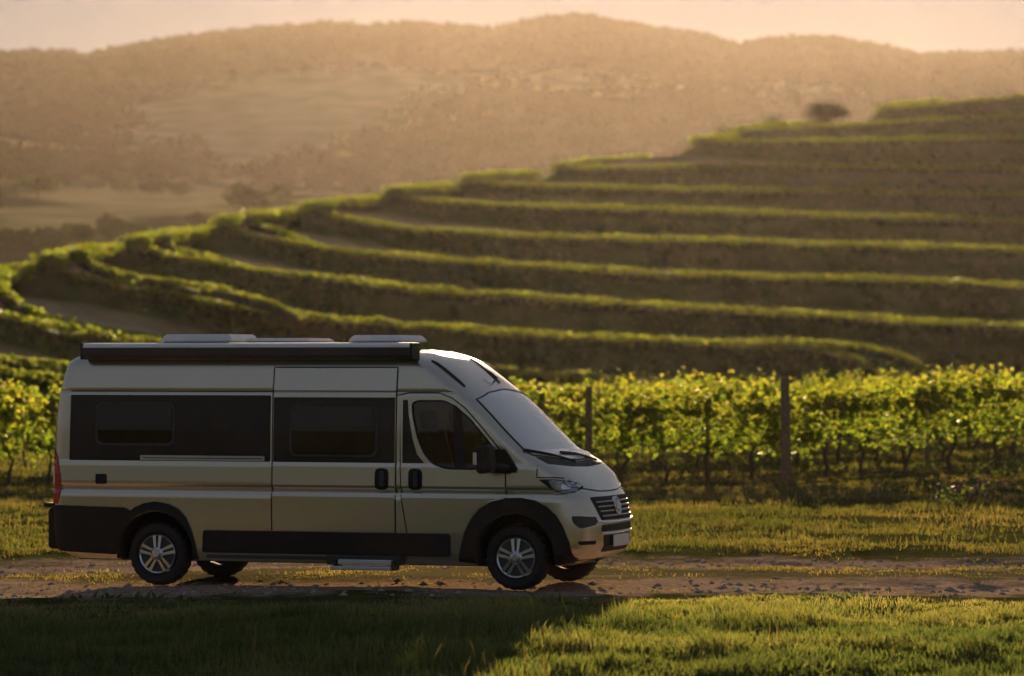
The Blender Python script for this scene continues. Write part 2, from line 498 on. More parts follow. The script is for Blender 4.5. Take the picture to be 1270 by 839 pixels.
NB, NF = 26, 150
lines = []
for k, T in enumerate(TERR):
    d0, d1 = T['d']
    xs_ = [p[0] for p in T['f']]
    front = [world_at(px, py, d0 + (d1 - d0) * min(1, (px - xs_[0]) / 900.0)) for px, py in T['f']]
    e = front[-1] - front[-2]
    front.append(front[-1] + e.normalized() * 40)
    back = [world_at(px, py, d0 + dd) for (px, py), dd in zip(T['b'], (3.5, 9, 30))]
    fr, bk = resample(front, NF), resample([front[0]] + back, NB)
    pts = np.concatenate([bk[::-1][:-1], fr])
    for _ in range(2):                                   # round off the turn at the tip
        pts[1:-1] = 0.25 * pts[:-2] + 0.5 * pts[1:-1] + 0.25 * pts[2:]
    lines.append(pts)                                    # hedge-top line, back end first
NP_ = len(lines[0])

surf = []
below = None
for k, pts in enumerate(lines):
    tan = np.gradient(pts[:, :2], axis=0)
    nrm = np.stack([tan[:, 1], -tan[:, 0]], 1)
    nrm /= np.linalg.norm(nrm, axis=1)[:, None] + 1e-9   # outward: towards the viewer on the front part
    gnd = pts.copy()
    gnd[:, 2] -= HEDGE_H
    edge = gnd.copy()
    edge[:, :2] += nrm * 0.55
    foot = gnd.copy()
    foot[:, :2] += nrm * 2.0
    jj = np.arange(len(pts)) - (NB - 1)
    foot[:, 2] -= 2.3 - 1.5 * np.exp(-((jj - 2) / 20.0) ** 2)
    if below is not None:
        foot[:, 2] = np.maximum(foot[:, 2], below[:, 2] + 0.35)
    foot[:, 2] = np.minimum(foot[:, 2], gnd[:, 2] - 0.3)
    if k == 0:
        low = foot.copy(); low[:, :2] += nrm * 12; low[:, 2] -= 5
        surf.append(low)
    surf += [foot, edge, gnd]
    below = gnd
last = surf[-1].copy()
last[:, 1] += 40
surf.append(last)
end = last.copy(); end[:, 1] += 70; end[:, 2] -= 22
surf.append(end)
SV = np.stack(surf)                                      # rows x points x 3
nr, nc = SV.shape[:2]
# one extra row between each pair so that flats can roughen
mid = 0.5 * (SV[:-1] + SV[1:])
full = np.empty((2 * nr - 1, nc, 3)); full[0::2] = SV; full[1::2] = mid
full[..., 2] += (vnoise(full[..., 0], full[..., 1], 4.0, 41) - 0.5) * 0.35
i = np.arange(2 * nr - 2)[:, None] * nc + np.arange(nc - 1)[None, :]
hf = np.stack([i, i + 1, i + nc + 1, i + nc], -1).reshape(-1, 4)

def terrace_material():
    m, nt, N, L, p = new_mat('terrace_grass_and_earth')
    geo = N.new('ShaderNodeNewGeometry')
    at = N.new('ShaderNodeAttribute')
    at.attribute_name = 'tint'
    n = N.new('ShaderNodeTexNoise')
    n.inputs['Scale'].default_value = 0.5
    n.inputs['Detail'].default_value = 7
    n.inputs['Roughness'].default_value = 0.65
    L.new(geo.outputs['Position'], n.inputs['Vector'])
    a = N.new('ShaderNodeValToRGB')
    a.color_ramp.elements[0].color = (0.035, 0.060, 0.016, 1)
    a.color_ramp.elements[1].color = (0.085, 0.11, 0.032, 1)
    b = N.new('ShaderNodeValToRGB')
    b.color_ramp.elements[0].color = (0.30, 0.22, 0.12, 1)
    b.color_ramp.elements[1].color = (0.46, 0.36, 0.22, 1)
    for r in (a, b):
        r.color_ramp.elements[0].position, r.color_ramp.elements[1].position = 0.35, 0.65
        L.new(n.outputs['Fac'], r.inputs[0])
    mx = N.new('ShaderNodeMix')
    mx.data_type = 'RGBA'
    L.new(at.outputs['Fac'], mx.inputs[0])
    L.new(a.outputs[0], mx.inputs[6])
    L.new(b.outputs[0], mx.inputs[7])
    L.new(mx.outputs[2], p.inputs['Base Color'])
    p.inputs['Roughness'].default_value = 1.0
    p.inputs['Specular IOR Level'].default_value = 0.0
    return m

# bare earth turning places at the tip of each terrace
earth = np.zeros((2 * nr - 1, nc))
for r in range(2 * nr - 1):
    q = (r / 2 - 1) % 3
    flat = 1.0 if (2.0 <= q + 1e-6) else 0.0
    jj = np.arange(nc) - (NB - 1)
    earth[r] = np.clip(1.5 * flat * np.exp(-((jj - 4) / 15.0) ** 2), 0, 1)
tm = fast_mesh('terraced_hill', full.reshape(-1, 3), hf, earth.ravel())
tag(link('terraced_hill', tm, terrace_material(), smooth=False), 'terraced vineyard hillside rising to the right', 'hill', kind='structure')

# rough grass and scrub on the banks
def bank_growth():
    n = 110000
    a, b = rng.integers(2, 2 * nr - 4, n), rng.integers(0, nc - 2, n)
    u, w = rng.random((n, 1)), rng.random((n, 1))
    c = (full[a, b] * (1 - u) + full[a + 1, b] * u) * (1 - w) + (full[a, b + 1] * (1 - u) + full[a + 1, b + 1] * u) * w
    k = (rng.random(n) < 0.25 + 0.75 * (vnoise(c[:, 0], c[:, 1], 5.0, 45) > 0.45)) & (earth[a, b] < 0.3)
    c = c[k]
    c[:, 2] += 0.1
    v, f = leaf_quads(c, 0.22 + 0.3 * rng.random(len(c)) ** 2)
    t = np.repeat(np.clip(rng.normal(0.35, 0.25, len(c)), 0, 1), 6)
    tag(link('undergrowth', fast_mesh('undergrowth', v, f, t), M['bank_grass']), 'rough grass and weeds on the terrace banks', 'undergrowth', kind='stuff')

# clipped vine rows along the terrace edges
def leaf_quads(c, size, tilt=None):
    """c (n,3) centres -> verts, faces of folded two-quad leaves"""
    n = len(c)
    a = rng.normal(size=(n, 3)); a /= np.linalg.norm(a, axis=1)[:, None]
    b = rng.normal(size=(n, 3)); b -= a * (a * b).sum(1)[:, None]; b /= np.linalg.norm(b, axis=1)[:, None]
    nn = np.cross(a, b)
    s = size[:, None]
    base = c - a * s * 0.5
    tip = c + a * s * 0.5 - nn * s * 0.12
    l1 = c - a * s * 0.15 + b * s * 0.5 + nn * s * 0.16
    l2 = c + a * s * 0.25 + b * s * 0.34 + nn * s * 0.08
    r1 = c - a * s * 0.15 - b * s * 0.5 + nn * s * 0.16
    r2 = c + a * s * 0.25 - b * s * 0.34 + nn * s * 0.08
    v = np.stack([base, l1, l2, tip, r2, r1], 1).reshape(-1, 3)
    k = np.arange(n)[:, None] * 6
    f = np.concatenate([k + np.array([0, 1, 2, 3]), k + np.array([0, 3, 4, 5])], 0)
    return v, f

bank_growth()
ORD = ['lowest', 'second', 'third', 'fourth', 'fifth', 'sixth', 'seventh', 'eighth', 'ninth', 'tenth', 'eleventh', 'twelfth', 'thirteenth', 'topmost']

def hedge_row(pts, name, label, per_m=46, leafsize=0.22, h=HEDGE_H, half=0.38, group='vine rows along the hillside terraces', low=0.1):
    seg = np.linalg.norm(np.diff(pts, axis=0), axis=1)
    s = np.concatenate([[0], np.cumsum(seg)])
    n = int(s[-1] * per_m)
    t = rng.random(n) * s[-1]
    c = np.stack([np.interp(t, s, pts[:, k]) for k in range(3)], 1)
    tan = np.stack([np.interp(t, s, np.gradient(pts[:, k], s + np.arange(len(s)) * 1e-6)) for k in range(2)], 1)
    tan /= np.linalg.norm(tan, axis=1)[:, None] + 1e-9
    lump = 0.75 + 0.5 * vnoise(t, t * 0, 1.7, 51)
    u = rng.random(n) ** 0.7
    hh = (-h + low + (h - low) * u) * 1.0 + (lump - 1) * 0.5 * u
    w = rng.normal(size=n) * half * 0.6 * lump
    c[:, 0] += -tan[:, 1] * w
    c[:, 1] += tan[:, 0] * w
    c[:, 2] += hh
    v, f = leaf_quads(c, leafsize * (0.7 + 0.6 * rng.random(n)))
    tint = np.repeat(np.clip(rng.normal(0.45, 0.22, n) + 0.2 * (u - 0.5), 0, 1), 6)
    o = link(name, fast_mesh(name, v, f, tint), M['row_leaf'])
    tag(o, label, 'vine row', group)
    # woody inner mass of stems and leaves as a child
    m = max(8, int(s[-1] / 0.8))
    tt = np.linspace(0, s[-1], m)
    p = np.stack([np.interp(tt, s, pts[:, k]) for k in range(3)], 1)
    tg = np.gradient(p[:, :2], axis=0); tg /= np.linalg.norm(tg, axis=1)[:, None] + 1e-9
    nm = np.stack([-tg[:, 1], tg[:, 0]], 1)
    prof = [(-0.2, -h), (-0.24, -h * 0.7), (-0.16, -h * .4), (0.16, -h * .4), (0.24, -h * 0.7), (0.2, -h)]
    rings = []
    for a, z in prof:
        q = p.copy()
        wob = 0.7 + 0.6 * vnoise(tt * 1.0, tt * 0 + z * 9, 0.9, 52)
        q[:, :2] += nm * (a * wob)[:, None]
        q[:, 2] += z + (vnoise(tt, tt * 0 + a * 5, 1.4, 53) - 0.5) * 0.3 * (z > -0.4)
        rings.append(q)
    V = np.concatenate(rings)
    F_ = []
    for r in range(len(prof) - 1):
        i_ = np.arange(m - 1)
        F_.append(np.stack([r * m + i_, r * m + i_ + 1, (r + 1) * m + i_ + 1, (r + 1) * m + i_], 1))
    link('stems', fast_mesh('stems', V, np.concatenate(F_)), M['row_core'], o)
    return o

for k, pts in enumerate(lines):
    hedge_row(pts, 'vine_row', f'trimmed vine row edging the {ORD[k]} terrace of the hill', per_m=90, half=0.38 + 0.03 * k)
# second hedges branching behind the edge ones
def sub_row(px, d, label):
    hedge_row(resample([world_at(a, b, d + dd) for a, b, dd in px], 60), 'vine_row', label, per_m=70, h=0.5, half=0.3)
sub_row([(112, 303, 10), (97, 309, 3), (106, 322, 2), (142, 336, 1.5), (186, 343, 1.5), (223, 349, 2), (273, 358, 3), (330, 372, 3.5), (372, 392, 4)], 166, 'short vine row curling just inside the fifth terrace hedge')
sub_row([(222, 288, 9), (203, 291, 3), (205, 302, 2), (223, 309, 1.5), (263, 317, 2), (310, 329, 2.5), (350, 345, 3)], 187, 'short vine row curling just inside the sixth terrace hedge')
sub_row([(332, 264, 9), (311, 267, 3), (314, 275, 2), (338, 281, 1.5), (372, 293, 2), (400, 304, 2)], 208, 'short vine row curling just inside the seventh terrace hedge')
sub_row([(900, 420, 6), (980, 421, 5), (1060, 426, 4), (1090, 431, 4), (1116, 438, 4), (1142, 452, 3), (1150, 466, 2)], 184, 'short vine row dipping down at the right end of the fifth terrace')

# ------------------------------------------------------------------ trees far off
def make_crown(rx, rz, n, leaf, lobes, seed):
    r = np.random.default_rng(seed)
    cs = [(r.normal(0, rx * 0.38), r.normal(0, rx * 0.38), rz * (0.55 + r.random() * 0.9)) for _ in range(lobes)]
    pts = []
    for c in cs:
        q = r.normal(size=(n // lobes, 3))
        q /= np.linalg.norm(q, axis=1)[:, None]
        q *= (r.random(n // lobes) ** 0.4)[:, None] * (0.4 + 0.35 * r.random())
        pts.append(np.array(c) + q * np.array([rx, rx, rz * 0.9]))
    c = np.concatenate(pts)
    v, f = leaf_quads(c, leaf * (0.7 + 0.7 * r.random(len(c))))
    return fast_mesh('crown', v, f, np.repeat(r.random(len(c)), 6))

def tree(x, y, z, h, w, label, seed, group='trees scattered in the valley'):
    o = empty('tree', (x, y, z))
    tag(o, label, 'tree', group)
    cr = link('crown', make_crown(w / 2, h * 0.42, 1500, max(0.35, h * 0.085), 9, seed), M['tree_leaf'], o)
    cr.location = (0, 0, h * 0.12)
    bm = bmesh.new()
    tube(bm, [(0, 0, -0.5), (0.05 * w, 0, h * 0.3), (0, 0.04 * w, h * 0.62)], [h * 0.035, h * 0.026, h * 0.012], 8)
    for a in range(4):
        an = a * 1.7 + seed
        tube(bm, [(0, 0, h * (0.25 + 0.08 * a)), (cos(an) * w * 0.28, sin(an) * w * 0.28, h * (0.5 + 0.07 * a))], [h * 0.018, h * 0.006], 6)
    from_bm('trunk', bm, M['bark'], o)
    return o

def hills_at(x, y):
    return float(far_z(np.array([x]), np.array([y]))[0]) if y > 450 else float(ground_z(np.array([x]), np.array([y]))[0])

def valley_depth(px, py):
    for d in np.arange(455, 1800, 4.0):
        p = world_at(px, py, d)
        if hills_at(p.x, d) >= p.z:
            return d
    return 1200.0

def woods():
    r = np.random.default_rng(77)
    n = 42000
    y = 820 + (1870 - 820) * r.random(n) ** 0.85
    x = (r.random(n) - 0.5) * (0.46 * y + 40)
    keep = r.random(n) < forest_mask(x, y) * smooth(820, 1050, y + 120 * (vnoise(x, y, 60, 24) - 0.5))
    x, y = x[keep][:13000], y[keep][:13000]
    n = len(x)
    h, w = 3.0 + 3.6 * r.random(n) ** 1.5, 3.6 + 6.5 * r.random(n) ** 2
    z = hills_z(x, y)
    q = 40
    d = r.normal(size=(n, q, 3)); d /= np.linalg.norm(d, axis=2)[..., None]
    d *= (r.random((n, q, 1)) ** 0.35)
    h *= (0.6 + 0.7 * vnoise(x, y, 25, 25)) * (1 - 0.45 * smooth(1500, 1800, y))
    c = d * np.stack([w / 2, w / 2, h / 2], 1)[:, None] + np.stack([x, y, z + h * 0.5], 1)[:, None]
    c = c.reshape(-1, 3)
    v, f = leaf_quads(c, r.uniform(0.9, 1.8, len(c)))
    t = np.repeat(np.clip(r.normal(0.4, 0.3, n), 0, 1), q * 6)
    tag(link('woods', fast_mesh('woods', v, f, t), M['wood_leaf']), 'woodland covering the far hillsides', 'woodland', kind='stuff')
woods()

VALLEY = [  # photo column, row of foot, height px, width px, look
 (45, 246, 34, 62, 'broad dark tree at the left rim of the pale field'),
 (12, 244, 26, 44, 'dark tree at the very left edge beside the broad one'),
 (110, 236, 22, 34, 'small rounded tree right of the broad dark one'),
 (150, 240, 34, 30, 'narrow tree standing on the upper field edge'),
 (186, 243, 30, 42, 'wide tree in the line above the pale field'),
 (222, 244, 26, 40, 'low tree ending the line above the pale field'),
 (304, 262, 46, 46, 'tall dark tree just behind the seventh terrace tip'),
 (345, 256, 36, 34, 'slim tree right of the tall dark tree by the terraces'),
 (248, 290, 34, 40, 'dark bushy tree directly behind the sixth terrace curve'),
 (136, 300, 40, 44, 'dark tree below the pale field, middle of its clump'),
 (100, 306, 36, 40, 'dark tree below the pale field, left in its clump'),
 (172, 296, 28, 40, 'low tree below the pale field, right in its clump'),
 (60, 312, 36, 46, 'olive coloured tree by the fifth terrace tip'),
 (24, 318, 44, 40, 'olive coloured tree at the left edge low in the valley'),
 (428, 216, 34, 26, 'slender pale tree on the hazy slope above the terraces'),
 (384, 226, 26, 36, 'faint round tree on the hazy slope left of the slender one'),
 (240, 200, 26, 30, 'lone tree high on the slope above the field'),
 (170, 214, 26, 24, 'thin tree on the slope above the field, left of the lone one'),
]
for n_, (px, py, hp, wp, lab) in enumerate(VALLEY):
    d = valley_depth(px, py)
    p = world_at(px, py, d)
    tree(p.x, d, hills_at(p.x, d) - 0.4, hp * d / FPX, wp * d / FPX, lab, 100 + n_)
for n_, (px, py, d, hp, wp, lab) in enumerate([
 (1030, 158, 405, 38, 34, 'round dark tree standing alone on the terraced hill crest'),
 (962, 163, 402, 24, 30, 'faint small tree on the crest left of the round one'),
 (985, 163, 402, 16, 22, 'low bush on the crest between the two trees'),
 (905, 170, 380, 14, 40, 'low spreading bush at the left end of a high terrace')]):
    p = world_at(px, py, d)
    tree(p.x, d, p.z - 0.3, hp * d / FPX, wp * d / FPX, lab, 140 + n_, 'trees on the crest of the terraced hill')

# ------------------------------------------------------------------ near vineyard
def make_vine(seed):
    r = np.random.default_rng(seed)
    o = empty('grapevine')
    bm = bmesh.new()
    k = r.normal(0, 0.05, 6)
    tube(bm, [(0, 0, -0.15), (k[0], k[1], 0.3), (k[2], k[3], 0.62), (k[4], 0, 0.86)], [0.045, 0.036, 0.034, 0.028], 7)
    for sx in (-1, 1):
        tube(bm, [(k[4], 0, 0.84), (sx * 0.22, k[1] * 0.5, 0.92), (sx * 0.46, 0, 0.95)], [0.026, 0.02, 0.012], 6)
    for q in range(6):
        x0 = r.uniform(-0.42, 0.42)
        tube(bm, [(x0, 0, 0.93), (x0 + r.normal(0, .08), r.normal(0, .1), 1.4), (x0 + r.normal(0, .14), r.normal(0, .14), 1.85)], [0.008, 0.006, 0.003], 4)
    from_bm('trunk', bm, M['bark'], o)
    pts = []
    for c in range(13):                                        # shoots carrying leaves: clumps with gaps between
        cx, cz = r.uniform(-0.48, 0.48), r.uniform(0.98, 1.9)
        rad = r.uniform(0.14, 0.26)
        q = r.normal(size=(34, 3)) * rad * np.array([1, 0.75, 1.1])
        pts.append(q + np.array([cx, r.normal(0, 0.1), cz]))
    for c in range(11):                                        # upright tips
        x0 = r.uniform(-0.5, 0.5)
        zt = r.uniform(1.8, 2.05)
        t = r.random((13, 1)) ** 1.3
        pts.append(np.concatenate([x0 + r.normal(0, .05, (13, 1)), r.normal(0, .07, (13, 1)), 1.6 + (zt - 1.6) * t], 1))
    for c in range(3):                                         # hanging lower skirt
        x0 = r.uniform(-0.4, 0.4)
        pts.append(np.array([x0, 0, 0.92]) + r.normal(size=(9, 3)) * np.array([0.14, 0.14, 0.13]))
    c = np.concatenate(pts)
    v, f = leaf_quads(c, 0.075 + 0.07 * r.random(len(c)))
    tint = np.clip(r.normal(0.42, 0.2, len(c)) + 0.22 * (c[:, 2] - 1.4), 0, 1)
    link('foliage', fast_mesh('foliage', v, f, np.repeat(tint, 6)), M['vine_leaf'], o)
    return o

protos = [make_vine(200 + k) for k in range(7)]
used = set()
ROWS = [(74.0, 'nearest row', -11.6, 13.2), (83.0, 'second row', -12.4, 14.0), (92.0, 'third row', -13.4, 15.4), (101.0, 'fourth row', -14.4, 17.0)]
def copy_tree(o):
    c = o.copy()
    COL.objects.link(c)
    for ch in o.children:
        d = ch.copy()
        COL.objects.link(d)
        d.parent = c
    return c
for ri, (d, rn, xa, xb) in enumerate(ROWS):
    x = xa
    while x < xb:
        x += random.uniform(0.72, 0.92)
        if -0.137 * d * 0.93 < x < 0.012 * d and ri > 1:    # back rows stand wholly behind the van
            continue
        k = random.randrange(7)
        o = protos[k] if k not in used else copy_tree(protos[k])
        used.add(k)
        yy = d + random.uniform(-0.12, 0.12)
        o.location = (x, yy, float(ground_z(np.array([x]), np.array([yy]))[0]) - 0.03)
        o.rotation_euler = (0, random.gauss(0, 0.03), random.choice((0, pi)) + random.gauss(0, 0.12))
        s = random.uniform(0.83, 0.95)
        o.scale = (1.05, 1.0, s)
        side = 'left of the van' if x < -9 else ('behind the van' if x < 0.5 else 'right of the van')
        tag(o, f'leafy grapevine on a thin bare trunk in the {rn}, {side}', 'grapevine', f'grapevines in the {rn} {side}')

def post(px, pbase, d, h, w, label, lean=0.0):
    p = world_at(px, pbase, d)
    z = float(ground_z(np.array([p.x]), np.array([d]))[0])
    bm = bmesh.new()
    n = 7
    rings = []
    for i_ in range(n):
        t = i_ / (n - 1)
        rr = w * (1 - 0.12 * t)
        rings.append([bm.verts.new((lean * t * h + rr * (0.5 if j in (0, 3) else -0.5) + random.gauss(0, .004), rr * (0.5 if j in (0, 1) else -0.5), -0.2 + (h + 0.2) * t + (0.03 * (j % 2) if i_ == n - 1 else 0))) for j in range(4)])
    for a, b in zip(rings, rings[1:]):
        for j in range(4):
            bm.faces.new((a[j], a[(j + 1) % 4], b[(j + 1) % 4], b[j]))
    bm.faces.new(rings[-1]); bm.faces.new(rings[0][::-1])
    bmesh.ops.bevel(bm, geom=[e for e in bm.edges if abs(e.verts[0].co.z - e.verts[1].co.z) > 0.1], offset=0.012, segments=1, affect='EDGES')
    o = from_bm('wooden_post', bm, M['post'])
    o.location = (p.x, d, z)
    tag(o, label, 'post', 'wooden posts of the vineyard trellis')
post(975, 602, 73.3, 2.03, 0.19, 'thick weathered wooden post in front of the nearest vine row', -0.012)
post(729, 600, 73.6, 1.95, 0.15, 'brown wooden post among vines above the van bonnet', 0.01)
post(877, 596, 74.9, 1.75, 0.10, 'thin dark stake half hidden in leaves left of the thick post')
post(1150, 586, 82.2, 1.95, 0.11, 'thin grey stake in the second row right of the thick post', 0.02)
post(1236, 572, 91.2, 2.1, 0.12, 'slim post in the back rows near the right edge')
post(-30, 600, 74.6, 2.0, 0.14, 'wooden post at the left end of the nearest row')

# flowering weeds at the edge of the vines
def weed(px, py, d, label, seed, flowers):
    r = np.random.default_rng(seed)
    p = world_at(px, py, d)
    o = empty('flowering_weed', (p.x, d, float(ground_z(np.array([p.x]), np.array([d]))[0])))
    tag(o, label, 'weed')
    n = 90
    c = np.stack([r.normal(0, .26, n), r.normal(0, .2, n), np.abs(r.normal(.1, .12, n))], 1)
    v, f = leaf_quads(c, 0.05 + 0.04 * r.random(n))
    link('foliage', fast_mesh('foliage', v, f, np.repeat(0.5 * r.random(n), 6)), M['bank_grass'], o)
    if flowers:
        c = np.stack([r.normal(0, .3, 45), r.normal(0, .2, 45), r.uniform(.08, .36, 45)], 1)
        v, f = leaf_quads(c, 0.05 + 0.035 * r.random(45))
        link('flowers', fast_mesh('flowers', v, f), M['flower'], o)
weed(1205, 622, 64.5, 'low clump of pink flowers at the shaded edge of the vines', 5, True)
weed(1190, 632, 62.0, 'sparse pink flowers nearest the track, below the larger clump', 6, True)
weed(1250, 600, 71.0, 'tall grey-green weed under the vines at the right edge', 8, False)

# ------------------------------------------------------------------ grass
def blades(n, xr, yr, hmean, wmean, name, mat, label, dens, tintf, lean=0.45, seed=1):
    r = np.random.default_rng(seed)
    x = r.uniform(*xr, n * 2); y = r.uniform(*yr, n * 2)
    keep = r.random(n * 2) < dens(x, y)
    x, y = x[keep][:n], y[keep][:n]
    n = len(x)
    clump = np.clip(vnoise(x, y, 0.8, 61) * 0.5 + vnoise(x, y, 0.28, 62) * 0.8 - 0.15, 0, 1)
    h = hmean(x, y) * (0.25 + 1.6 * clump ** 1.5) * (0.6 + 0.8 * r.random(n))
    w = wmean * (0.7 + 0.6 * r.random(n))
    a = r.random(n) * 2 * pi
    l = h * lean * (0.3 + r.random(n))
    la = r.random(n) * 2 * pi
    z = ground_z(x, y) - 0.015
    bx, by = np.cos(a) * w / 2, np.sin(a) * w / 2
    lx, ly = np.cos(la) * l, np.sin(la) * l
    v = np.empty((n, 5, 3))
    v[:, 0] = np.stack([x - bx, y - by, z], 1)
    v[:, 1] = np.stack([x + bx, y + by, z], 1)
    v[:, 2] = np.stack([x + lx * .35 + bx * .75, y + ly * .35 + by * .75, z + h * .6], 1)
    v[:, 3] = np.stack([x + lx * .35 - bx * .75, y + ly * .35 - by * .75, z + h * .6], 1)
    v[:, 4] = np.stack([x + lx, y + ly, z + h], 1)
    k = np.arange(n)[:, None] * 5
    f = np.concatenate([k + np.array([0, 1, 2]), k + np.array([0, 2, 3]), k + np.array([3, 2, 4])], 0)
    t = np.clip(tintf(x, y) + r.normal(0, 0.16, n), 0, 1)
    o = link(name, fast_mesh(name, v.reshape(-1, 3), f, np.repeat(t, 5)), mat)
    tag(o, label, 'grass', kind='stuff')

def near_edge(x):
    return 37.7 + 0.35 * np.sin(x * 0.7) + 0.3 * np.sin(x * 1.9 + 1)
blades(230000, (-8.5, 8.5), (26.5, 39.6), lambda x, y: 0.09 - 0.04 * smooth(34, 38.5, y), 0.010, 'green_grass', M['grass'],
       'short green meadow grass in front of the track', lambda x, y: (y < near_edge(x)) * (0.25 + 0.75 * smooth(0.3, 0.6, vnoise(x, y, 0.9, 63))) * (1 - 0.75 * smooth(35.5, 38.0, y) * smooth(0.35, 0.65, vnoise(x, y, 1.1, 71))),
       lambda x, y: 0.30 + 0.42 * smooth(33.0, 37.5, y) + 0.6 * (vnoise(x, y, 1.6, 64) - 0.5), seed=2)
blades(80000, (-12, 12), (38.3, 48.0), lambda x, y: 0.036 + 0.02 * smooth(46, 47.5, y), 0.012, 'track_grass', M['dry_grass'],
       'thin dry grass between and along the wheel ruts', lambda x, y: np.clip(0.8 * np.exp(-((y - 42.9 - 0.3 * np.sin(x * .5)) / 0.7) ** 2) + smooth(45.8, 47.2, y) + 0.10, 0, 1) * smooth(0.35, 0.6, vnoise(x, y, 0.8, 65)),
       lambda x, y: 0.45 + 0.6 * (vnoise(x, y, 1.0, 66) - 0.5), seed=3)
blades(170000, (-15, 17), (46.8, 76.0), lambda x, y: 0.085 - 0.02 * smooth(60, 72, y), 0.016, 'verge_grass', M['dry_grass'],
       'yellowing grass on the verge between track and vines', lambda x, y: 0.08 + 0.92 * smooth(0.32, 0.6, 0.6 * vnoise(x, y, 1.4, 67) + 0.4 * vnoise(x, y, 0.5, 75)),
       lambda x, y: 0.36 + 1.0 * (0.6 * vnoise(x, y, 2.6, 68) + 0.4 * vnoise(x, y, 0.8, 76) - 0.5), seed=4)
blades(60000, (-17, 19), (75.0, 100.0), lambda x, y: 0.08 + 0 * x, 0.03, 'vineyard_grass', M['dry_grass'],
       'rough grass growing between the vine rows', lambda x, y: 0.3 + 0.7 * vnoise(x, y, 1.4, 69), lambda x, y: 0.3 + 0.5 * (vnoise(x, y, 2.2, 70) - 0.5), seed=5)

blades(2600, (-8.5, 9.5), (27.5, 38.2), lambda x, y: 0.17 + 0 * x, 0.005, 'grass_stalks', M['dry_grass'],
       'dry seeded stalks standing above the meadow grass', lambda x, y: smooth(0.45, 0.7, vnoise(x, y, 2.3, 73)), lambda x, y: 0.85 + 0 * x, lean=0.35, seed=6)
blades(9000, (-9, 9), (27.0, 38.4), lambda x, y: 0.07 + 0 * x, 0.045, 'meadow_weeds', M['grass'],
       'broad leaved weeds among the meadow grass', lambda x, y: smooth(0.5, 0.7, vnoise(x, y, 1.7, 74)), lambda x, y: 0.2 + 0 * x, lean=1.4, seed=7)

# clods and small stones on the track
def gravel():
    n = 2600
    x = rng.uniform(-11, 11, n)
    y = np.where(rng.random(n) < 0.5, rng.normal(39.9, 0.7, n), rng.normal(44.7, 0.7, n))
    s = 0.008 + 0.035 * rng.random(n) ** 4
    z = ground_z(x, y)
    base = np.array([(1, 0, 0), (-1, 0, 0), (0, 1, 0), (0, -1, 0), (0, 0, 1), (0, 0, -1)], float)
    v = base[None] * s[:, None, None] * (0.7 + 0.6 * rng.random((n, 6, 1))) * np.array([1.3, 1.2, 0.8])
    v += np.stack([x, y, z], 1)[:, None]
    fb = np.array([(0, 2, 4), (2, 1, 4), (1, 3, 4), (3, 0, 4), (2, 0, 5), (1, 2, 5), (3, 1, 5), (0, 3, 5)])
    f = (np.arange(n)[:, None, None] * 6 + fb[None]).reshape(-1, 3)
    o = link('gravel', fast_mesh('gravel', v.reshape(-1, 3), f), M['stone'])
    tag(o, 'loose stones and clods lying in the track ruts', 'gravel', kind='stuff')
gravel()

# ------------------------------------------------------------------ camper van
YAW = R(19)
VO = Vector((0.0231, 39.3, 0.0)) + Vector((sin(YAW), cos(YAW), 0)) * 1.0
van = empty('camper_van', VO, -YAW)
tag(van, 'gold grey high-roof camper van with black window band parked on the dirt track', 'camper van')

W_T = [(0.26, .95), (0.34, .985), (0.60, 1.005), (0.90, 1.014), (0.975, 1.016), (1.005, 1.006), (1.02, 1.002), (1.033, .978), (1.055, .980), (1.075, 1.0), (1.10, 1.004), (1.30, 1.0), (1.345, .992), (1.70, .985), (2.07, .970), (2.092, .966), (2.106, .956), (2.12, .962), (2.38, .925), (2.44, .905), (2.475, .875), (2.505, .82), (2.53, .70), (2.548, .5), (2.56, .25)]
XF_T = [(0.26, .50), (0.32, .65), (0.38, .79), (0.47, .845), (0.67, .85), (0.78, .835), (0.96, .785), (1.06, .72), (1.12, .665), (1.22, .585), (1.33, .47), (1.42, .33), (1.49, .20), (1.68, .0), (1.88, -.2), (2.05, -.38), (2.19, -.55), (2.35, -.76), (2.44, -.90), (2.48, -.98), (2.53, -1.12), (2.56, -1.3)]
XS_T = [(0.26, .28), (0.40, .38), (0.80, .33), (1.00, .29), (1.10, .28), (1.20, .29), (1.30, .19), (1.36, .08), (1.48, -.05), (1.61, -.20), (1.86, -.46), (2.02, -.64), (2.08, -.72), (2.25, -.93), (2.40, -1.14), (2.47, -1.30), (2.56, -1.7)]
N_T = [(0.26, 2.6), (0.9, 2.8), (1.08, 3.0), (1.20, 3.6), (1.34, 3.2), (1.48, 2.5), (2.1, 2.5), (2.56, 2.4)]
XR_T = [(0.26, -5.15), (0.33, -5.36), (0.40, -5.42), (0.8, -5.44), (1.2, -5.445), (1.7, -5.43), (2.06, -5.39), (2.24, -5.35), (2.39, -5.31), (2.45, -5.27), (2.49, -5.2), (2.53, -5.08), (2.56, -4.9)]
def T(tab, z):
    a = np.array(tab)
    return np.interp(z, a[:, 0], a[:, 1])

REAR_R = 0.22
def y_side(x, z):
    """half width of the body at length x and height z"""
    w, xf, xs_, n, xr = T(W_T, z), T(XF_T, z), T(XS_T, z), T(N_T, z), T(XR_T, z)
    if x > xs_:
        t = min(1, (x - xs_) / (xf - xs_))
        return w * max(0, 1 - t ** n) ** (1 / n)
    if x < xr + REAR_R:
        t = min(1, (xr + REAR_R - x) / REAR_R)
        return w * (1 - 0.16 * (1 - max(0, 1 - t ** 2.4) ** (1 / 2.4)))  if t < 1 else w * 0.84
    return w

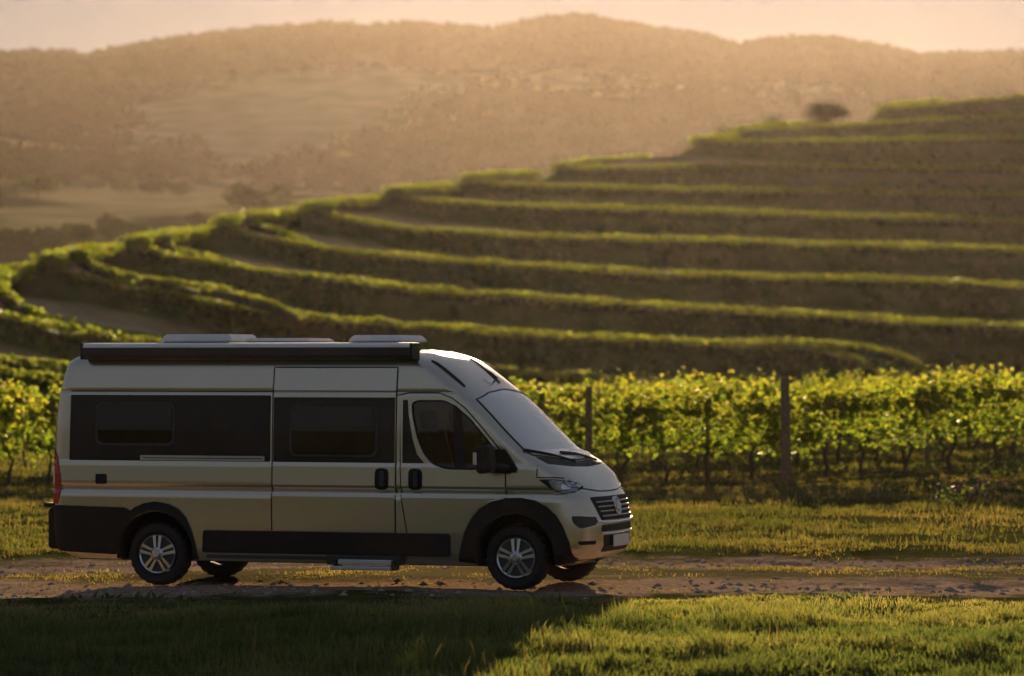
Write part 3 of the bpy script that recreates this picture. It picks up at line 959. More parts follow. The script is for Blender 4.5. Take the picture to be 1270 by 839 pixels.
def x_front(y, z):
    w, xf, xs_, n = T(W_T, z), T(XF_T, z), T(XS_T, z), T(N_T, z)
    t = min(0.999, abs(y) / w)
    return xs_ + (xf - xs_) * max(0, 1 - t ** n) ** (1 / n)

ZS = sorted(set([0.26, 0.30, 0.34, 0.40, 0.47, 0.54, 0.60, 0.67, 0.74, 0.80, 0.87, 0.93, 0.975, 0.99, 1.005, 1.02, 1.033, 1.044, 1.055, 1.075, 1.10, 1.13, 1.16, 1.19, 1.22, 1.25, 1.28, 1.30, 1.33, 1.345, 1.36, 1.39, 1.42, 1.455, 1.49, 1.55, 1.61, 1.68, 1.74, 1.81, 1.88, 1.94, 2.0, 2.05, 2.075, 2.092, 2.106, 2.12, 2.16, 2.21, 2.27, 2.33, 2.38, 2.41, 2.44, 2.46, 2.475, 2.49, 2.505, 2.52, 2.53, 2.54, 2.548, 2.556, 2.56]))

def outline(z, inset=0.0, xr_over=None):
    """half outline from rear centre round the side to front centre; y >= 0"""
    w, xf, xs_, n, xr = T(W_T, z) - inset, T(XF_T, z) - inset * 1.3, T(XS_T, z) - inset, T(N_T, z), T(XR_T, z)
    pts = []
    if xr_over is not None:
        pts += [(xr_over, y) for y in np.linspace(0, w, 6)]
        x0 = xr_over
    else:
        pts += [(xr, y) for y in np.linspace(0, w * 0.84, 7)]
        for t in np.linspace(0.98, 0.1, 7):
            pts.append((xr + REAR_R * (1 - t), w * (1 - 0.16 * (1 - (1 - t ** 2.4) ** (1 / 2.4)))))
        x0 = xr + REAR_R
    pts += [(x, w) for x in np.linspace(x0, xs_, 60)[1:]]
    for u in np.linspace(0, pi / 2, 26)[1:]:
        pts.append((xs_ + (xf - xs_) * sin(u) ** (2 / n), w * max(0.0, cos(u)) ** (2 / n)))
    return pts

def body_bm(zs, inset=0.0, xr_over=None):
    bm = bmesh.new()
    rings = []
    for z in zs:
        h = outline(z, inset, xr_over)
        near = [bm.verts.new((x, -y, z)) for x, y in h]
        far = [near[0]] + [bm.verts.new((x, y, z)) for x, y in h[1:-1]] + [near[-1]]
        rings.append((near, far))
    for (n0, f0), (n1, f1) in zip(rings, rings[1:]):
        for k in range(len(n0) - 1):
            bm.faces.new((n0[k], n0[k + 1], n1[k + 1], n1[k]))
            bm.faces.new((f0[k + 1], f0[k], f1[k], f1[k + 1]))
    for near, far in (rings[0], rings[-1]):
        m = len(near)
        for k in range(m - 1):
            vs = []
            for v in (near[k], near[k + 1], far[k + 1], far[k]):
                if v not in vs: vs.append(v)
            bm.faces.new(vs)
    bmesh.ops.recalc_face_normals(bm, faces=bm.faces)
    return bm

def round_poly(pts, r, n=5):
    out = []
    m = len(pts)
    for i_ in range(m):
        p0, p, p1 = Vector(pts[i_ - 1]), Vector(pts[i_]), Vector(pts[(i_ + 1) % m])
        a, b = p0 - p, p1 - p
        rr = min(r, a.length * 0.45, b.length * 0.45)
        a, b = p + a.normalized() * rr, p + b.normalized() * rr
        for k in range(n + 1):
            t = k / n
            out.append(tuple((1 - t) ** 2 * a + 2 * t * (1 - t) * p + t * t * b))
    return out

def flat_patch(outer, holes, uc, vc):
    """triangulated polygon with holes, cut along grid lines u in uc, v in vc; returns a bmesh in (u,v,0)"""
    loops = [[Vector((p[0], p[1], 0)) for p in outer]] + [[Vector((p[0], p[1], 0)) for p in h] for h in holes]
    tris = geometry.tessellate_polygon(loops)
    bm = bmesh.new()
    vs = [bm.verts.new(p) for l in loops for p in l]
    for t in tris:
        try: bm.faces.new([vs[k] for k in t])
        except ValueError: pass
    for axis, vals in ((Vector((1, 0, 0)), uc), (Vector((0, 1, 0)), vc)):
        for c in vals:
            bmesh.ops.bisect_plane(bm, geom=bm.verts[:] + bm.edges[:] + bm.faces[:], plane_co=axis * c, plane_no=axis)
    bmesh.ops.remove_doubles(bm, verts=bm.verts, dist=1e-5)
    return bm

def thicken(bm, depth_vec):
    """pull a skirt back from every boundary edge"""
    be = [e for e in bm.edges if e.is_boundary]
    r = bmesh.ops.extrude_edge_only(bm, edges=be)
    for v in [g_ for g_ in r['geom'] if isinstance(g_, bmesh.types.BMVert)]:
        v.co += depth_vec(v.co)

def side_patch(name, outer, mat, parent, holes=(), off=0.004, side=-1, skirt=0.02, smooth_=True):
    zc = [z for z in ZS if min(p[1] for p in outer) < z < max(p[1] for p in outer)]
    x0, x1 = min(p[0] for p in outer), max(p[0] for p in outer)
    xc = [x for x in list(np.arange(-5.5, -5.1, 0.03)) + list(np.arange(-5.0, -0.8, 0.3)) + list(np.arange(-0.8, 1.0, 0.04)) if x0 < x < x1]
    bm = flat_patch(outer, holes, xc, zc)
    for v in bm.verts:
        x, z = v.co.x, v.co.y
        v.co = Vector((x, side * (y_side(x, z) + off), z))
    bmesh.ops.recalc_face_normals(bm, faces=bm.faces)
    n = sum((f.normal * f.calc_area() for f in bm.faces), Vector())
    if n.y * side < 0:
        bmesh.ops.reverse_faces(bm, faces=bm.faces)
    thicken(bm, lambda co: Vector((0, -side * skirt, 0)))
    return from_bm(name, bm, mat, parent, smooth=False, fix=False)

def front_patch(name, outer, mat, parent, holes=(), off=0.004, skirt=0.02, push=None):
    zc = [z for z in ZS if min(p[1] for p in outer) < z < max(p[1] for p in outer)]
    y0, y1 = min(p[0] for p in outer), max(p[0] for p in outer)
    yc = [y for y in np.arange(-0.98, 0.99, 0.05) if y0 < y < y1]
    bm = flat_patch(outer, holes, yc, zc)
    for v in bm.verts:
        y, z = v.co.x, v.co.y
        v.co = Vector((x_front(y, z) + off, y, z))
    bmesh.ops.recalc_face_normals(bm, faces=bm.faces)
    n = sum((f.normal * f.calc_area() for f in bm.faces), Vector())
    if n.x < 0:
        bmesh.ops.reverse_faces(bm, faces=bm.faces)
    thicken(bm, lambda co: Vector((-skirt, 0, 0)))
    return from_bm(name, bm, mat, parent, fix=False)

def seam(bm, pts, w=0.008, off=0.0025, side=-1, step=0.04):
    """dark gap line following the side of the body"""
    P = []
    for a, b in zip(pts, pts[1:]):
        a, b = Vector(a), Vector(b)
        n = max(1, int((b - a).length / step))
        P += [a.lerp(b, k / n) for k in range(n)]
    P.append(Vector(pts[-1]))
    prev = None
    for k, p in enumerate(P):
        d = (P[min(k + 1, len(P) - 1)] - P[max(0, k - 1)]).normalized()
        q = Vector((-d.y, d.x)) * w / 2
        pair = []
        for s in (1, -1):
            x, z = p.x + q.x * s, p.y + q.y * s
            pair.append(bm.verts.new((x, side * (y_side(x, z) + off), z)))
        if prev:
            bm.faces.new((prev[0], prev[1], pair[1], pair[0]))
        prev = pair

CAB_WIN = [(-1.17, 1.99), (-1.10, 2.02), (-0.80, 2.02), (-0.66, 1.96), (-0.49, 1.82), (-0.26, 1.56), (-0.15, 1.40), (-0.13, 1.30), (-0.20, 1.275), (-0.76, 1.28), (-0.92, 1.33), (-1.02, 1.43), (-1.10, 1.60), (-1.16, 1.85)]
def grow(poly, d):
    c = Vector((sum(p[0] for p in poly) / len(poly), sum(p[1] for p in poly) / len(poly)))
    return [tuple(c + (Vector(p) - c) * (1 + d)) for p in poly]

def prism(poly, y0, y1):
    bm = bmesh.new()
    a = [bm.verts.new((x, y0, z)) for x, z in poly]
    b = [bm.verts.new((x, y1, z)) for x, z in poly]
    bm.faces.new(a); bm.faces.new(b[::-1])
    n = len(poly)
    for k in range(n):
        bm.faces.new((a[k], b[k], b[(k + 1) % n], a[(k + 1) % n]))
    bmesh.ops.recalc_face_normals(bm, faces=bm.faces)
    return bm

WHEELS = [(0.0, 0.350), (-4.158, 0.322)]
WR = 0.350
body = from_bm('body', body_bm(ZS), M['paint'], van, smooth=True)
body.data.materials.append(M['gap'])
cutters = []
def cutter(bm, mat='gap'):
    o = from_bm('cutter', bm, M[mat], van)
    cutters.append(o)
for wx, wz in WHEELS:
    for s in (-1, 1):
        bm = bmesh.new()
        bmesh.ops.create_cone(bm, cap_ends=True, segments=48, radius1=0.44, radius2=0.44, depth=0.5,
                              matrix=Matrix.Translation((wx, s * 0.87, wz + 0.03)) @ Matrix.Rotation(pi / 2, 4, 'X'))
        cutter(bm)
cutter(body_bm([z for z in ZS if 0.8 <= z <= 2.3][::2], inset=0.07, xr_over=-1.45), 'lining')
cutter(prism(round_poly(CAB_WIN, 0.04, 3), -1.3, 1.3))
for c in cutters:
    md = body.modifiers.new('cut', 'BOOLEAN')
    md.operation = 'DIFFERENCE'
    md.solver = 'EXACT'
    md.material_mode = 'TRANSFER'
    md.object = c
bpy.context.view_layer.update()
dg = bpy.context.evaluated_depsgraph_get()
newme = bpy.data.meshes.new_from_object(body.evaluated_get(dg))
body.modifiers.clear()
body.data = newme
newme.name = 'body'
for c in cutters:
    bpy.data.objects.remove(c, do_unlink=True)
newme.set_sharp_from_angle(angle=R(38))

# the two sides: cladding, doors, window band
LIGHT = M['paint']
def arc(cx, cz, r, a0, a1, n=20):
    return [(cx + r * cos(R(a0 + (a1 - a0) * k / n)), cz + r * sin(R(a0 + (a1 - a0) * k / n))) for k in range(n + 1)]
for s in (-1, 1):
    # front arch cladding
    outer = [(-0.63, 0.30), (-0.60, 0.45), (-0.55, 0.62), (-0.47, 0.77), (-0.38, 0.87), (-0.25, 0.945), (-0.08, 0.985), (0.08, 0.99), (0.24, 0.965), (0.37, 0.90), (0.47, 0.81), (0.54, 0.69), (0.60, 0.52), (0.63, 0.32), (0.62, 0.28)]
    inner = arc(0, 0.38, 0.445, -13, 193, 28)
    side_patch('wheel_arch_trim', outer + [(x, z) for x, z in inner], M['black_plastic'], van, off=0.022, side=s, skirt=0.05)
    outer = [(-4.63, 0.27), (-4.60, 0.45), (-4.57, 0.62), (-4.50, 0.75), (-4.40, 0.83), (-4.28, 0.88), (-4.14, 0.90), (-4.0, 0.875), (-3.88, 0.825), (-3.79, 0.73), (-3.73, 0.60), (-3.69, 0.45), (-3.66, 0.27)]
    inner = arc(-4.158, 0.352, 0.445, -11, 191, 28)
    side_patch('wheel_arch_trim', outer + inner, M['black_plastic'], van, off=0.022, side=s, skirt=0.05)
    # sill trim, rear corner trim
    side_patch('sill_trim', round_poly([(-3.60, 0.35), (-0.72, 0.35), (-0.72, 0.595), (-3.58, 0.595)], 0.03), M['black_plastic'], van, off=0.016, side=s, skirt=0.03)
    side_patch('rear_corner_trim', [(-5.40, 0.34), (-4.64, 0.31), (-4.61, 0.45), (-4.56, 0.64), (-4.46, 0.80), (-4.52, 0.83), (-5.34, 0.845), (-5.41, 0.83)], M['black_plastic'], van, off=0.014, side=s, skirt=0.03)
    # rear light
    lamp = side_patch('rear_light', [(-5.435, 0.86), (-5.35, 0.86), (-5.30, 1.0), (-5.31, 1.18), (-5.36, 1.38), (-5.41, 1.46), (-5.435, 1.44)], M['red_lens'], van, off=0.012, side=s, skirt=0.05)
    side_patch('clear_section', [(-5.434, 1.02), (-5.405, 1.06), (-5.385, 1.10), (-5.385, 1.28), (-5.434, 1.28)], M['clear_lens'], lamp, off=0.018, side=s, skirt=0.02)

# near side: dark film band behind the sliding door, sliding door, cab door
band = side_patch('window_band', round_poly([(-5.20, 1.345), (-2.80, 1.345), (-2.80, 2.065), (-5.19, 2.065)], 0.015), M['black_film'], van, off=0.004, skirt=0.004)
w1 = side_patch('window_frame', round_poly([(-4.88, 1.51), (-3.93, 1.51), (-3.93, 1.985), (-4.88, 1.985)], 0.09), M['dark_plastic'], band, off=0.014)
w1 = side_patch('window_pane', round_poly([(-4.85, 1.54), (-3.96, 1.54), (-3.96, 1.955), (-4.85, 1.955)], 0.08), M['acrylic'], band, off=0.024)
side_patch('door_rail', [(-4.33, 1.352), (-2.86, 1.352), (-2.86, 1.405), (-4.33, 1.405)], M['rail_paint'], van, off=0.03, skirt=0.03)
side_patch('door_rail', [(-4.30, 1.372), (-2.88, 1.372), (-2.88, 1.382), (-4.30, 1.382)], M['gap'], van, off=0.032, skirt=0.01)
side_patch('filler_cap', round_poly([(-4.875, 1.085), (-4.745, 1.085), (-4.745, 1.195), (-4.875, 1.195)], 0.02), M['black_plastic'], van, off=0.012)

SD = round_poly([(-2.765, 0.61), (-1.352, 0.61), (-1.352, 2.36), (-2.765, 2.36)], 0.03)
sd = side_patch('sliding_door', SD, M['paint'], van, off=0.007, skirt=0.012)
side_patch('window_band', round_poly([(-2.76, 1.345), (-1.357, 1.345), (-1.357, 2.045), (-2.76, 2.045)], 0.012), M['black_film'], sd, off=0.011, skirt=0.004)
side_patch('window_frame', round_poly([(-2.57, 1.405), (-1.55, 1.405), (-1.55, 1.955), (-2.57, 1.955)], 0.09), M['dark_plastic'], sd, off=0.020)
side_patch('window_pane', round_poly([(-2.54, 1.435), (-1.58, 1.435), (-1.58, 1.925), (-2.54, 1.925)], 0.08), M['acrylic'], sd, off=0.030)
def handle(parent, cx, cz):
    o = side_patch('door_handle', round_poly([(cx - .075, cz - .115), (cx + .075, cz - .115), (cx + .075, cz + .115), (cx - .075, cz + .115)], 0.06), M['black_plastic'], parent, off=0.022)
    bm = bmesh.new()
    box(bm, (cx + 0.015, -1.045, cz), (0.05, 0.03, 0.17), bevel=0.012)
    from_bm('grip', bm, M['dark_plastic'], parent)
handle(sd, -1.50, 1.172)

CD_OUT = [(-1.30, 2.065), (-1.20, 2.085), (-0.86, 2.085), (-0.72, 2.03), (-0.57, 1.925), (-0.40, 1.75), (-0.22, 1.54), (-0.115, 1.40), (-0.105, 0.99), (-0.30, 0.95), (-0.44, 0.83), (-0.56, 0.63), (-0.60, 0.61), (-1.20, 0.61), (-1.27, 1.0), (-1.285, 1.34)]
cd = side_patch('cab_door', CD_OUT, M['paint'], van, holes=[CAB_WIN], off=0.007, skirt=0.012)
side_patch('window_pane', grow(CAB_WIN, 0.01), M['glass'], cd, off=-0.008, skirt=0.0)
bm = bmesh.new()
seam(bm, CAB_WIN + [CAB_WIN[0]], w=0.04, off=-0.004)
from_bm('window_seal', bm, M['gap'], cd)
side_patch('window_divider', [(-0.66, 1.28), (-0.55, 1.28), (-0.61, 1.94), (-0.70, 1.985)], M['gap'], cd, off=-0.003, skirt=0.02)
side_patch('pillar_film', [(-1.265, 1.345), (-1.015, 1.345), (-1.10, 1.44), (-1.155, 1.62), (-1.20, 1.86), (-1.21, 2.02), (-1.265, 2.02)], M['black_film'], cd, off=0.011, skirt=0.004)
handle(cd, -1.115, 1.172)
# far side window pane, darkened to hold back sun through the cab
side_patch('window_pane', grow(CAB_WIN, 0.01), M['sun_blocking_glass'], van, off=-0.008, side=1, skirt=0.0)

for ln, w in (([(-2.775, 0.60), (-2.775, 2.37), (-1.342, 2.37), (-1.342, 0.34)], 0.014),
          ([(-1.345, 2.07), (-1.30, 2.075), (-1.20, 2.097), (-0.855, 2.097), (-0.71, 2.042), (-0.56, 1.935), (-0.39, 1.758), (-0.21, 1.55), (-0.10, 1.41), (-0.092, 0.985)], 0.013),
          ([(-1.295, 2.06), (-1.292, 1.34), (-1.278, 1.0), (-1.212, 0.60), (-1.18, 0.36)], 0.012),
          ([(0.26, 1.335), (0.25, 1.205), (0.46, 1.205), (0.56, 1.19)], 0.012)):
    for s in (-1, 1):
        bm = bmesh.new()
        seam(bm, ln, w, side=s)
        from_bm('panel_gap', bm, M['gap'], van)
# dark line laid along the upper groove
bm = bmesh.new()
seam(bm, [(-5.19, 2.106), (-1.36, 2.106)], 0.012, off=0.001)
from_bm('upper_groove', bm, M['gap'], van)

# dark floor box added to block light, running gear
bm = bmesh.new()
box(bm, (-2.5, 0, 0.285), (5.4, 1.5, 0.09))
box(bm, (-2.4, -0.93, 0.32), (2.3, 0.1, 0.06))
box(bm, (-2.4, 0.93, 0.32), (2.3, 0.1, 0.06))
from_bm('underbody_light_block', bm, M['dark_plastic'], van)
bm = bmesh.new()
tube(bm, [(-4.158, -0.8, 0.32), (-4.158, 0.8, 0.32)], 0.05, 10)
from_bm('rear_axle', bm, M['dark_plastic'], van)
bm = bmesh.new()
box(bm, (-1.68, -0.98, 0.30), (0.85, 0.22, 0.10), bevel=0.01)
st = from_bm('entrance_step', bm, M['dark_plastic'], van)
bm = bmesh.new()
box(bm, (-1.64, -1.07, 0.283), (0.62, 0.16, 0.055), bevel=0.008)
box(bm, (-1.68, -1.12, 0.220), (0.70, 0.14, 0.040), bevel=0.008)
from_bm('step_tread', bm, M['alu'], st)
for bx in (-1.33, -1.99):
    bm = bmesh.new()
    box(bm, (bx, -1.05, 0.25), (0.03, 0.2, 0.11), bevel=0.005)
    from_bm('step_bracket', bm, M['dark_plastic'], st)

# wheels
def wheel(wx, wz, s):
    hub = bmesh.new()
    lathe(hub, [(0.001, 0.02), (0.2, 0.02), (0.2, 0.13), (0.001, 0.13)], 32)
    w = from_bm('wheel', hub, M['dark_plastic'], van)
    w.location = (wx, s * 0.955, wz)
    w.rotation_euler = (0, 0, 0 if s < 0 else pi)
    bm = bmesh.new()
    prof = [(0.205, 0.20), (0.225, 0.02), (0.25, 0.0), (0.29, -0.008), (0.322, 0.008), (0.342, 0.03), (WR, 0.06), (WR, 0.17), (0.342, 0.2), (0.30, 0.225), (0.25, 0.22), (0.205, 0.2)]
    rings = lathe(bm, prof, 72)
    # tread blocks: every other column of the outer rings sits lower
    for r_ in rings[5:9]:
        for j, v in enumerate(r_):
            if j % 3 == 0:
                v.co.x *= 0.972; v.co.z *= 0.972
    from_bm('tyre', bm, M['rubber'], w)
    bm = bmesh.new()
    lathe(bm, [(0.188, 0.05), (0.196, 0.01), (0.212, -0.003), (0.218, 0.004), (0.214, 0.03)], 64)
    for k in range(5):                                            # five double spokes
        a = pi / 2 + 2 * pi * k / 5
        for q in (-1, 1):
            d = Vector((cos(a), 0, sin(a))); t = Vector((-sin(a), 0, cos(a)))
            p0 = d * 0.05 + t * q * 0.022
            p1 = d * 0.202 + t * q * 0.036
            wd0, wd1 = 0.016, 0.024
            vs = []
            for p, wd, y in ((p0, wd0, -0.004), (p1, wd1, 0.004)):
                u = t * wd
                for (ss, yy) in ((-1, y + 0.03), (-0.8, y), (0.8, y), (1, y + 0.03)):
                    vs.append(bm.verts.new(p + u * ss + Vector((0, yy, 0))))
            for j in range(3):
                bm.faces.new((vs[j], vs[j + 1], vs[j + 5], vs[j + 4]))
    lathe(bm, [(0.078, 0.03), (0.074, -0.004), (0.066, -0.01)], 32)
    from_bm('rim', bm, M['alloy'], w)
    bm = bmesh.new()
    lathe(bm, [(0.19, 0.05), (0.001, 0.05)], 48)
    from_bm('brake_disc', bm, M['gap'], w)
    bm = bmesh.new()
    lathe(bm, [(0.068, -0.004), (0.045, -0.012), (0.04, -0.022), (0.033, -0.026), (0.001, -0.026)], 32)
    for k in range(5):
        a = pi / 2 + 2 * pi * (k + .5) / 5
        bmesh.ops.create_cone(bm, cap_ends=True, segments=8, radius1=0.012, radius2=0.010, depth=0.02, matrix=Matrix.Translation((0.068 * cos(a), -0.006, 0.068 * sin(a))) @ Matrix.Rotation(pi / 2, 4, 'X'))
    from_bm('hub_cap', bm, M['alloy'], w)
for wx, wz in WHEELS:
    wheel(wx, wz, -1)
    wheel(wx, wz, 1)
# rear bumper
bm = bmesh.new()
box(bm, (-5.44, 0, 0.58), (0.14, 1.84, 0.46), bevel=0.05)
box(bm, (-5.47, 0, 0.84), (0.14, 1.9, 0.05), bevel=0.02)
from_bm('rear_bumper', bm, M['black_plastic'], van)

# front: windscreen, cowl, bonnet gap, lamps, grille, bumper details
ws = [(-0.90, 1.44), (-0.5, 1.39), (0, 1.375), (0.5, 1.39), (0.90, 1.44), (0.885, 1.74), (0.855, 2.03), (0.5, 2.10), (0, 2.13), (-0.5, 2.10), (-0.855, 2.03), (-0.885, 1.74)]
front_patch('windscreen', ws, M['windscreen'], van, off=0.006, skirt=0.012)
bm = bmesh.new()
def fline(bm, pts, rad, off):
    P = []
    for a, b in zip(pts, pts[1:]):
        n = max(2, int((Vector(b) - Vector(a)).length / 0.05))
        P += [Vector(a).lerp(Vector(b), k / n) for k in range(n)]
    P.append(Vector(pts[-1]))
    tube(bm, [(x_front(p.x, p.y) + off, p.x, p.y) for p in P], rad, 6)
fline(bm, ws + [ws[0]], 0.009, 0.004)
from_bm('windscreen_seal', bm, M['gap'], van)
front_patch('scuttle', [(-0.88, 1.345), (-0.5, 1.315), (0, 1.30), (0.5, 1.315), (0.88, 1.345), (0.90, 1.425), (0.5, 1.375), (0, 1.36), (-0.5, 1.375), (-0.90, 1.425)], M['black_plastic'], van, off=0.004, skirt=0.02)
for a, b, c_ in (((-0.30, 1.36), (-0.62, 1.44), (-0.93, 1.50)), ((0.45, 1.36), (0.05, 1.44), (-0.30, 1.46))):
    bm = bmesh.new()
    fline(bm, [a, b, c_], 0.013, 0.035)
    fline(bm, [(b[0] + .02, b[1] - .015), (c_[0], c_[1] - 0.018)], 0.008, 0.02)
    from_bm('wiper', bm, M['gap'], van)
bm = bmesh.new()
fline(bm, [(-0.93, 1.17), (-0.88, 1.105), (-0.6, 1.075), (-0.3, 1.045), (0, 1.04), (0.3, 1.045), (0.6, 1.075), (0.88, 1.105), (0.93, 1.17)], 0.007, 0.001)
from_bm('bonnet_gap', bm, M['gap'], van)
for s in (-1, 1):
    hl = side_patch('headlight', round_poly([(0.27, 1.185), (0.43, 1.19), (0.56, 1.175), (0.625, 1.135), (0.66, 1.085), (0.62, 1.045), (0.52, 1.03), (0.41, 1.085)], 0.02), M['gap'], van, off=0.004, side=s, skirt=0.02)
    side_patch('lens', round_poly([(0.38, 1.176), (0.45, 1.179), (0.55, 1.165), (0.61, 1.128), (0.64, 1.085), (0.605, 1.052), (0.525, 1.04), (0.43, 1.09)], 0.02), M['lamp_glass'], hl, off=0.010, side=s, skirt=0.01)
    side_patch('reflector', round_poly([(0.51, 1.145), (0.58, 1.12), (0.59, 1.085), (0.51, 1.075)], 0.03), M['chrome'], hl, off=0.013, side=s, skirt=0.006)
    # fog lamp recess and lower slot
    front_patch('fog_recess', round_poly([(s * 0.93, 0.80), (s * 0.60, 0.78), (s * 0.62, 0.70), (s * 0.86, 0.665), (s * 0.92, 0.72)], 0.025), M['dark_plastic'], van, off=0.004, skirt=0.01)
    front_patch('lower_slot', round_poly([(s * 0.88, 0.53), (s * 0.62, 0.53), (s * 0.64, 0.49), (s * 0.86, 0.49)], 0.015), M['gap'], van, off=0.004, skirt=0.01)
gr = front_patch('grille', round_poly([(-0.64, 0.99), (-0.50, 0.74), (0.50, 0.74), (0.64, 0.99)], 0.04), M['gap'], van, off=0.006, skirt=0.02)
for z in (0.785, 0.835, 0.885, 0.935):
    bm = bmesh.new()
    hw = 0.47 + (z - 0.74) * 0.5
    fline(bm, [(-hw, z), (0, z), (hw, z)], 0.011, 0.010)
    from_bm('slat', bm, M['dark_chrome'], gr)
bm = bmesh.new()
xb, zb = x_front(0, 0.885) + 0.03, 0.885
rr = Matrix.Rotation(R(-12), 4, 'Y')
mt = Matrix.Translation((xb, 0, zb)) @ rr @ Matrix.Rotation(pi / 2, 4, 'Z')
lathe(bm, [(0.078, 0.03), (0.082, 0.0), (0.094, -0.008), (0.104, 0.0), (0.104, 0.04)], 40)
for k in range(4):
    box(bm, (-0.045 + 0.03 * k, -0.004, 0), (0.012, 0.012, 0.10 if k in (1, 2) else 0.08), bevel=0.002)
bm.transform(mt)
em = from_bm('emblem', bm, M['chrome'], gr)
bm = bmesh.new()
lathe(bm, [(0.083, 0.0), (0.001, 0.0)], 32)
bm.transform(mt)
from_bm('emblem_face', bm, plain('emblem_red', (0.16, 0.02, 0.02), 0.3, coat=0.6), gr)
bm = bmesh.new()
fline(bm, [(-0.62, 0.735), (-0.4, 0.72), (0, 0.715), (0.4, 0.72), (0.62, 0.735)], 0.016, 0.012)
from_bm('bumper_strip', bm, M['chrome'], van)
front_patch('lower_intake', round_poly([(-0.50, 0.69), (-0.52, 0.62), (0.52, 0.62), (0.50, 0.69)], 0.02), M['gap'], van, off=0.004, skirt=0.01)
bm = bmesh.new()
fline(bm, [(-0.54, 0.605), (0, 0.595), (0.54, 0.605)], 0.010, 0.010)
from_bm('bumper_strip', bm, M['chrome'], van)
front_patch('bumper_insert', round_poly([(-0.46, 0.58), (-0.44, 0.40), (0.44, 0.40), (0.46, 0.58)], 0.03), M['black_plastic'], van, off=0.005, skirt=0.01)
bm = bmesh.new()
box(bm, (x_front(0, 0.51) + 0.03, 0, 0.515), (0.015, 0.54, 0.125), bevel=0.004)
from_bm('number_plate', bm, M['plate'], van)

# mirror on the near door, and its twin
for s in (-1, 1):
    bm = bmesh.new()
    box(bm, (-0.255, s * 1.20, 1.40), (0.19, 0.22, 0.30), rot=Matrix.Rotation(R(-8), 3, 'Y'), bevel=0.05)
    tube(bm, [(-0.19, s * 1.12, 1.31), (-0.06, s * 1.02, 1.29)], [0.06, 0.05], 10)
    mr = from_bm('mirror', bm, M['black_plastic'], van, smooth=False)
    side_patch('mirror_foot', [(-0.24, 1.255), (0.02, 1.255), (0.035, 1.30), (-0.10, 1.50), (-0.22, 1.50)], M['black_plastic'], mr, off=0.03, side=s, skirt=0.04)
    bm = bmesh.new()
    box(bm, (-0.335, s * 1.285, 1.405), (0.045, 0.06, 0.135), bevel=0.012)
    from_bm('indicator', bm, M['indicator'], mr)

# roof: awning, hatches, channels, aerial
bm = bmesh.new()
prof = [(-1.07, 2.462), (-1.085, 2.50), (-1.085, 2.575), (-1.07, 2.605), (-1.02, 2.625), (-0.86, 2.63), (-0.845, 2.60), (-0.845, 2.475), (-0.90, 2.455)]
a = [bm.verts.new((-5.0, y, z)) for y, z in prof]; b = [bm.verts.new((-1.15, y, z)) for y, z in prof]
for k in range(len(prof)):
    bm.faces.new((a[k], a[(k + 1) % len(prof)], b[(k + 1) % len(prof)], b[k]))
bm.faces.new(a[::-1]); bm.faces.new(b)
aw = from_bm('awning', bm, M['awning'], van)
bm = bmesh.new()
a_ = [(-1.083, 2.585), (-1.072, 2.612), (-1.02, 2.632), (-0.86, 2.637), (-0.86, 2.631), (-1.018, 2.626), (-1.066, 2.606), (-1.077, 2.583)]
a = [bm.verts.new((-5.0, y, z)) for y, z in a_]; b = [bm.verts.new((-1.15, y, z)) for y, z in a_]
for k in range(len(a_)):
    bm.faces.new((a[k], a[(k + 1) % len(a_)], b[(k + 1) % len(a_)], b[k]))
from_bm('sunlit_top_strip', bm, M['white_abs'], aw)  # white strip stands in for sun caught on the awning's top edge
for x in (-5.012, -1.138):
    bm = bmesh.new()
    box(bm, (x, -0.965, 2.543), (0.03, 0.25, 0.18), bevel=0.012)
    from_bm('end_cap', bm, M['black_plastic'], aw)

def hatch(x0, x1, z1, label, y0=-0.55, y1=0.25):
    bm = bmesh.new()
    box(bm, ((x0 + x1) / 2, (y0 + y1) / 2, 2.59), (x1 - x0 - 0.08, y1 - y0 - 0.06, 0.13), bevel=0.02)
    f = from_bm('roof_hatch', bm, M['dark_plastic'], van)
    f['label'] = label
    bm = bmesh.new()
    zt = z1
    r_ = bmesh.ops.create_cube(bm, size=1.0, matrix=Matrix.Translation(((x0 + x1) / 2, (y0 + y1) / 2, (2.65 + zt) / 2)) @ Matrix.Diagonal((x1 - x0, y1 - y0, zt - 2.65, 1)))
    for v in r_['verts']:
        if v.co.z > (2.65 + zt) / 2:
            v.co.x += 0.05 if v.co.x < (x0 + x1) / 2 else -0.05
            v.co.y += 0.05 if v.co.y < (y0 + y1) / 2 else -0.05
    bmesh.ops.bevel(bm, geom=bm.edges[:], offset=0.014, segments=3, affect='EDGES')
    from_bm('dome', bm, M['white_abs'], f, smooth=False)
hatch(-4.32, -3.44, 2.735, 'tall white roof hatch towards the rear')
hatch(-3.32, -2.52, 2.69, 'flat white roof hatch in the middle')
hatch(-2.08, -1.43, 2.72, 'white roof hatch nearest the cab')

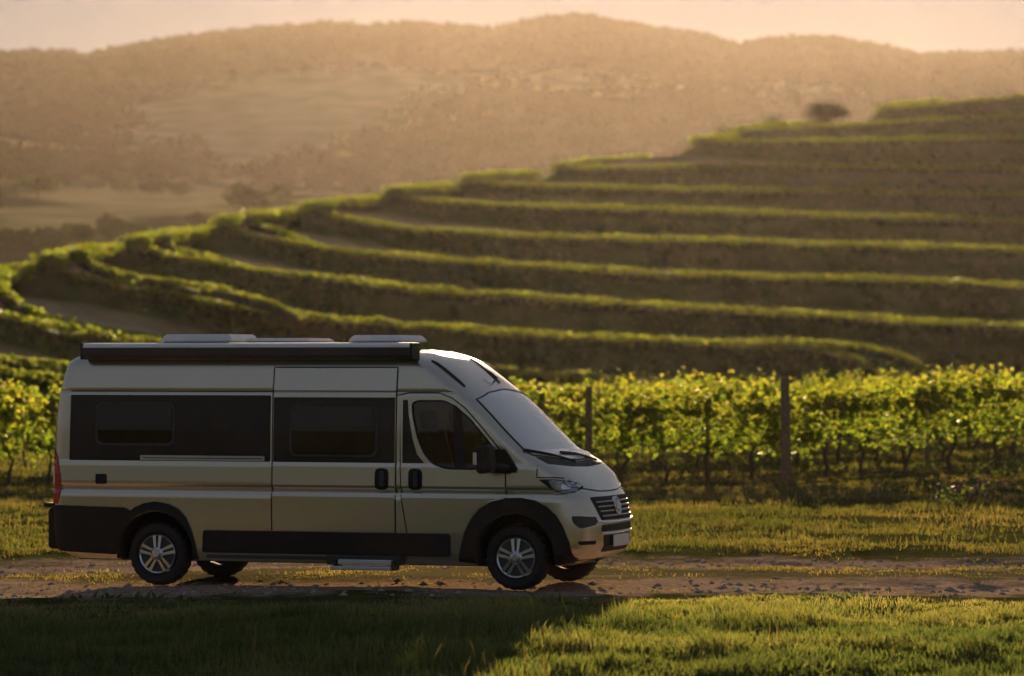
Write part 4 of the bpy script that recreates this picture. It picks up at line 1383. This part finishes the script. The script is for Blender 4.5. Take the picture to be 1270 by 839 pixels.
bm = bmesh.new()
for s in (-1, 1):
    prev = None
    pts = [(z, T(XS_T, z)) for z in (2.44, 2.40, 2.34, 2.28, 2.22, 2.16)]
    P = []
    for z, x in pts:
        n_, w_, xf = T(N_T, z), T(W_T, z), T(XF_T, z)
        u = 0.62
        P.append((x + (xf - x) * sin(u) ** (2 / n_) + 0.004, s * w_ * cos(u) ** (2 / n_), z + 0.006))
    tube(bm, P, [0.008, 0.014, 0.016, 0.016, 0.014, 0.008], 6)
from_bm('roof_channel', bm, M['gap'], van)
bm = bmesh.new()
fline(bm, [(0.30, 2.47), (0.20, 2.33), (0.14, 2.20)], 0.008, 0.012)
xa = x_front(0.05, 2.22)
tube(bm, [(xa, 0.0, 2.20), (xa + 0.05, 0.0, 2.25), (xa - 0.05, 0.0, 2.33)], [0.016, 0.010, 0.006], 8)
from_bm('aerial', bm, M['gap'], van)

# cab interior seen through the door window
for sy in (-0.45, 0.45):
    bm = bmesh.new()
    box(bm, (-0.80, sy, 1.02), (0.52, 0.5, 0.16), bevel=0.05)
    box(bm, (-1.07, sy, 1.38), (0.16, 0.5, 0.66), rot=Matrix.Rotation(R(-14), 3, 'Y'), bevel=0.06)
    box(bm, (-1.17, sy, 1.80), (0.12, 0.28, 0.2), rot=Matrix.Rotation(R(-10), 3, 'Y'), bevel=0.05)
    from_bm('cab_seat', bm, M['seat'], van)
bm = bmesh.new()
box(bm, (-0.10, 0, 1.20), (0.34, 1.7, 0.2), bevel=0.06)
from_bm('dashboard', bm, M['dark_plastic'], van)
bm = bmesh.new()
bmesh.ops.create_circle(bm, segments=24, radius=0.2, matrix=Matrix.Identity(4))
ring = [(-0.38 + 0.2 * cos(t) * 0.45, 0.42 + 0.2 * sin(t), 1.36 + 0.2 * cos(t) * 0.9) for t in np.linspace(0, 2 * pi, 25)]
bmesh.ops.delete(bm, geom=bm.verts[:], context='VERTS')
tube(bm, ring, 0.016, 6)
from_bm('steering_wheel', bm, M['gap'], van)

# ------------------------------------------------------------------ air
bm = bmesh.new()
bmesh.ops.create_cube(bm, size=1.0, matrix=Matrix.Translation((0, 1000, 88)) @ Matrix.Diagonal((3200, 3000, 200, 1)))
hz = from_bm('haze', bm, None)
hmat, nt, N, L, p = new_mat('warm_haze')
N.remove(p)
pv = N.new('ShaderNodeVolumePrincipled')
pv.inputs['Color'].default_value = (0.97, 0.82, 0.74, 1)
pv.inputs['Density'].default_value = HAZE_DENSITY
pv.inputs['Anisotropy'].default_value = HAZE_ANISO
L.new(pv.outputs[0], N['Material Output'].inputs['Volume'])
hz.data.materials.append(hmat)
tag(hz, 'warm evening haze filling the valley', 'haze', kind='stuff')
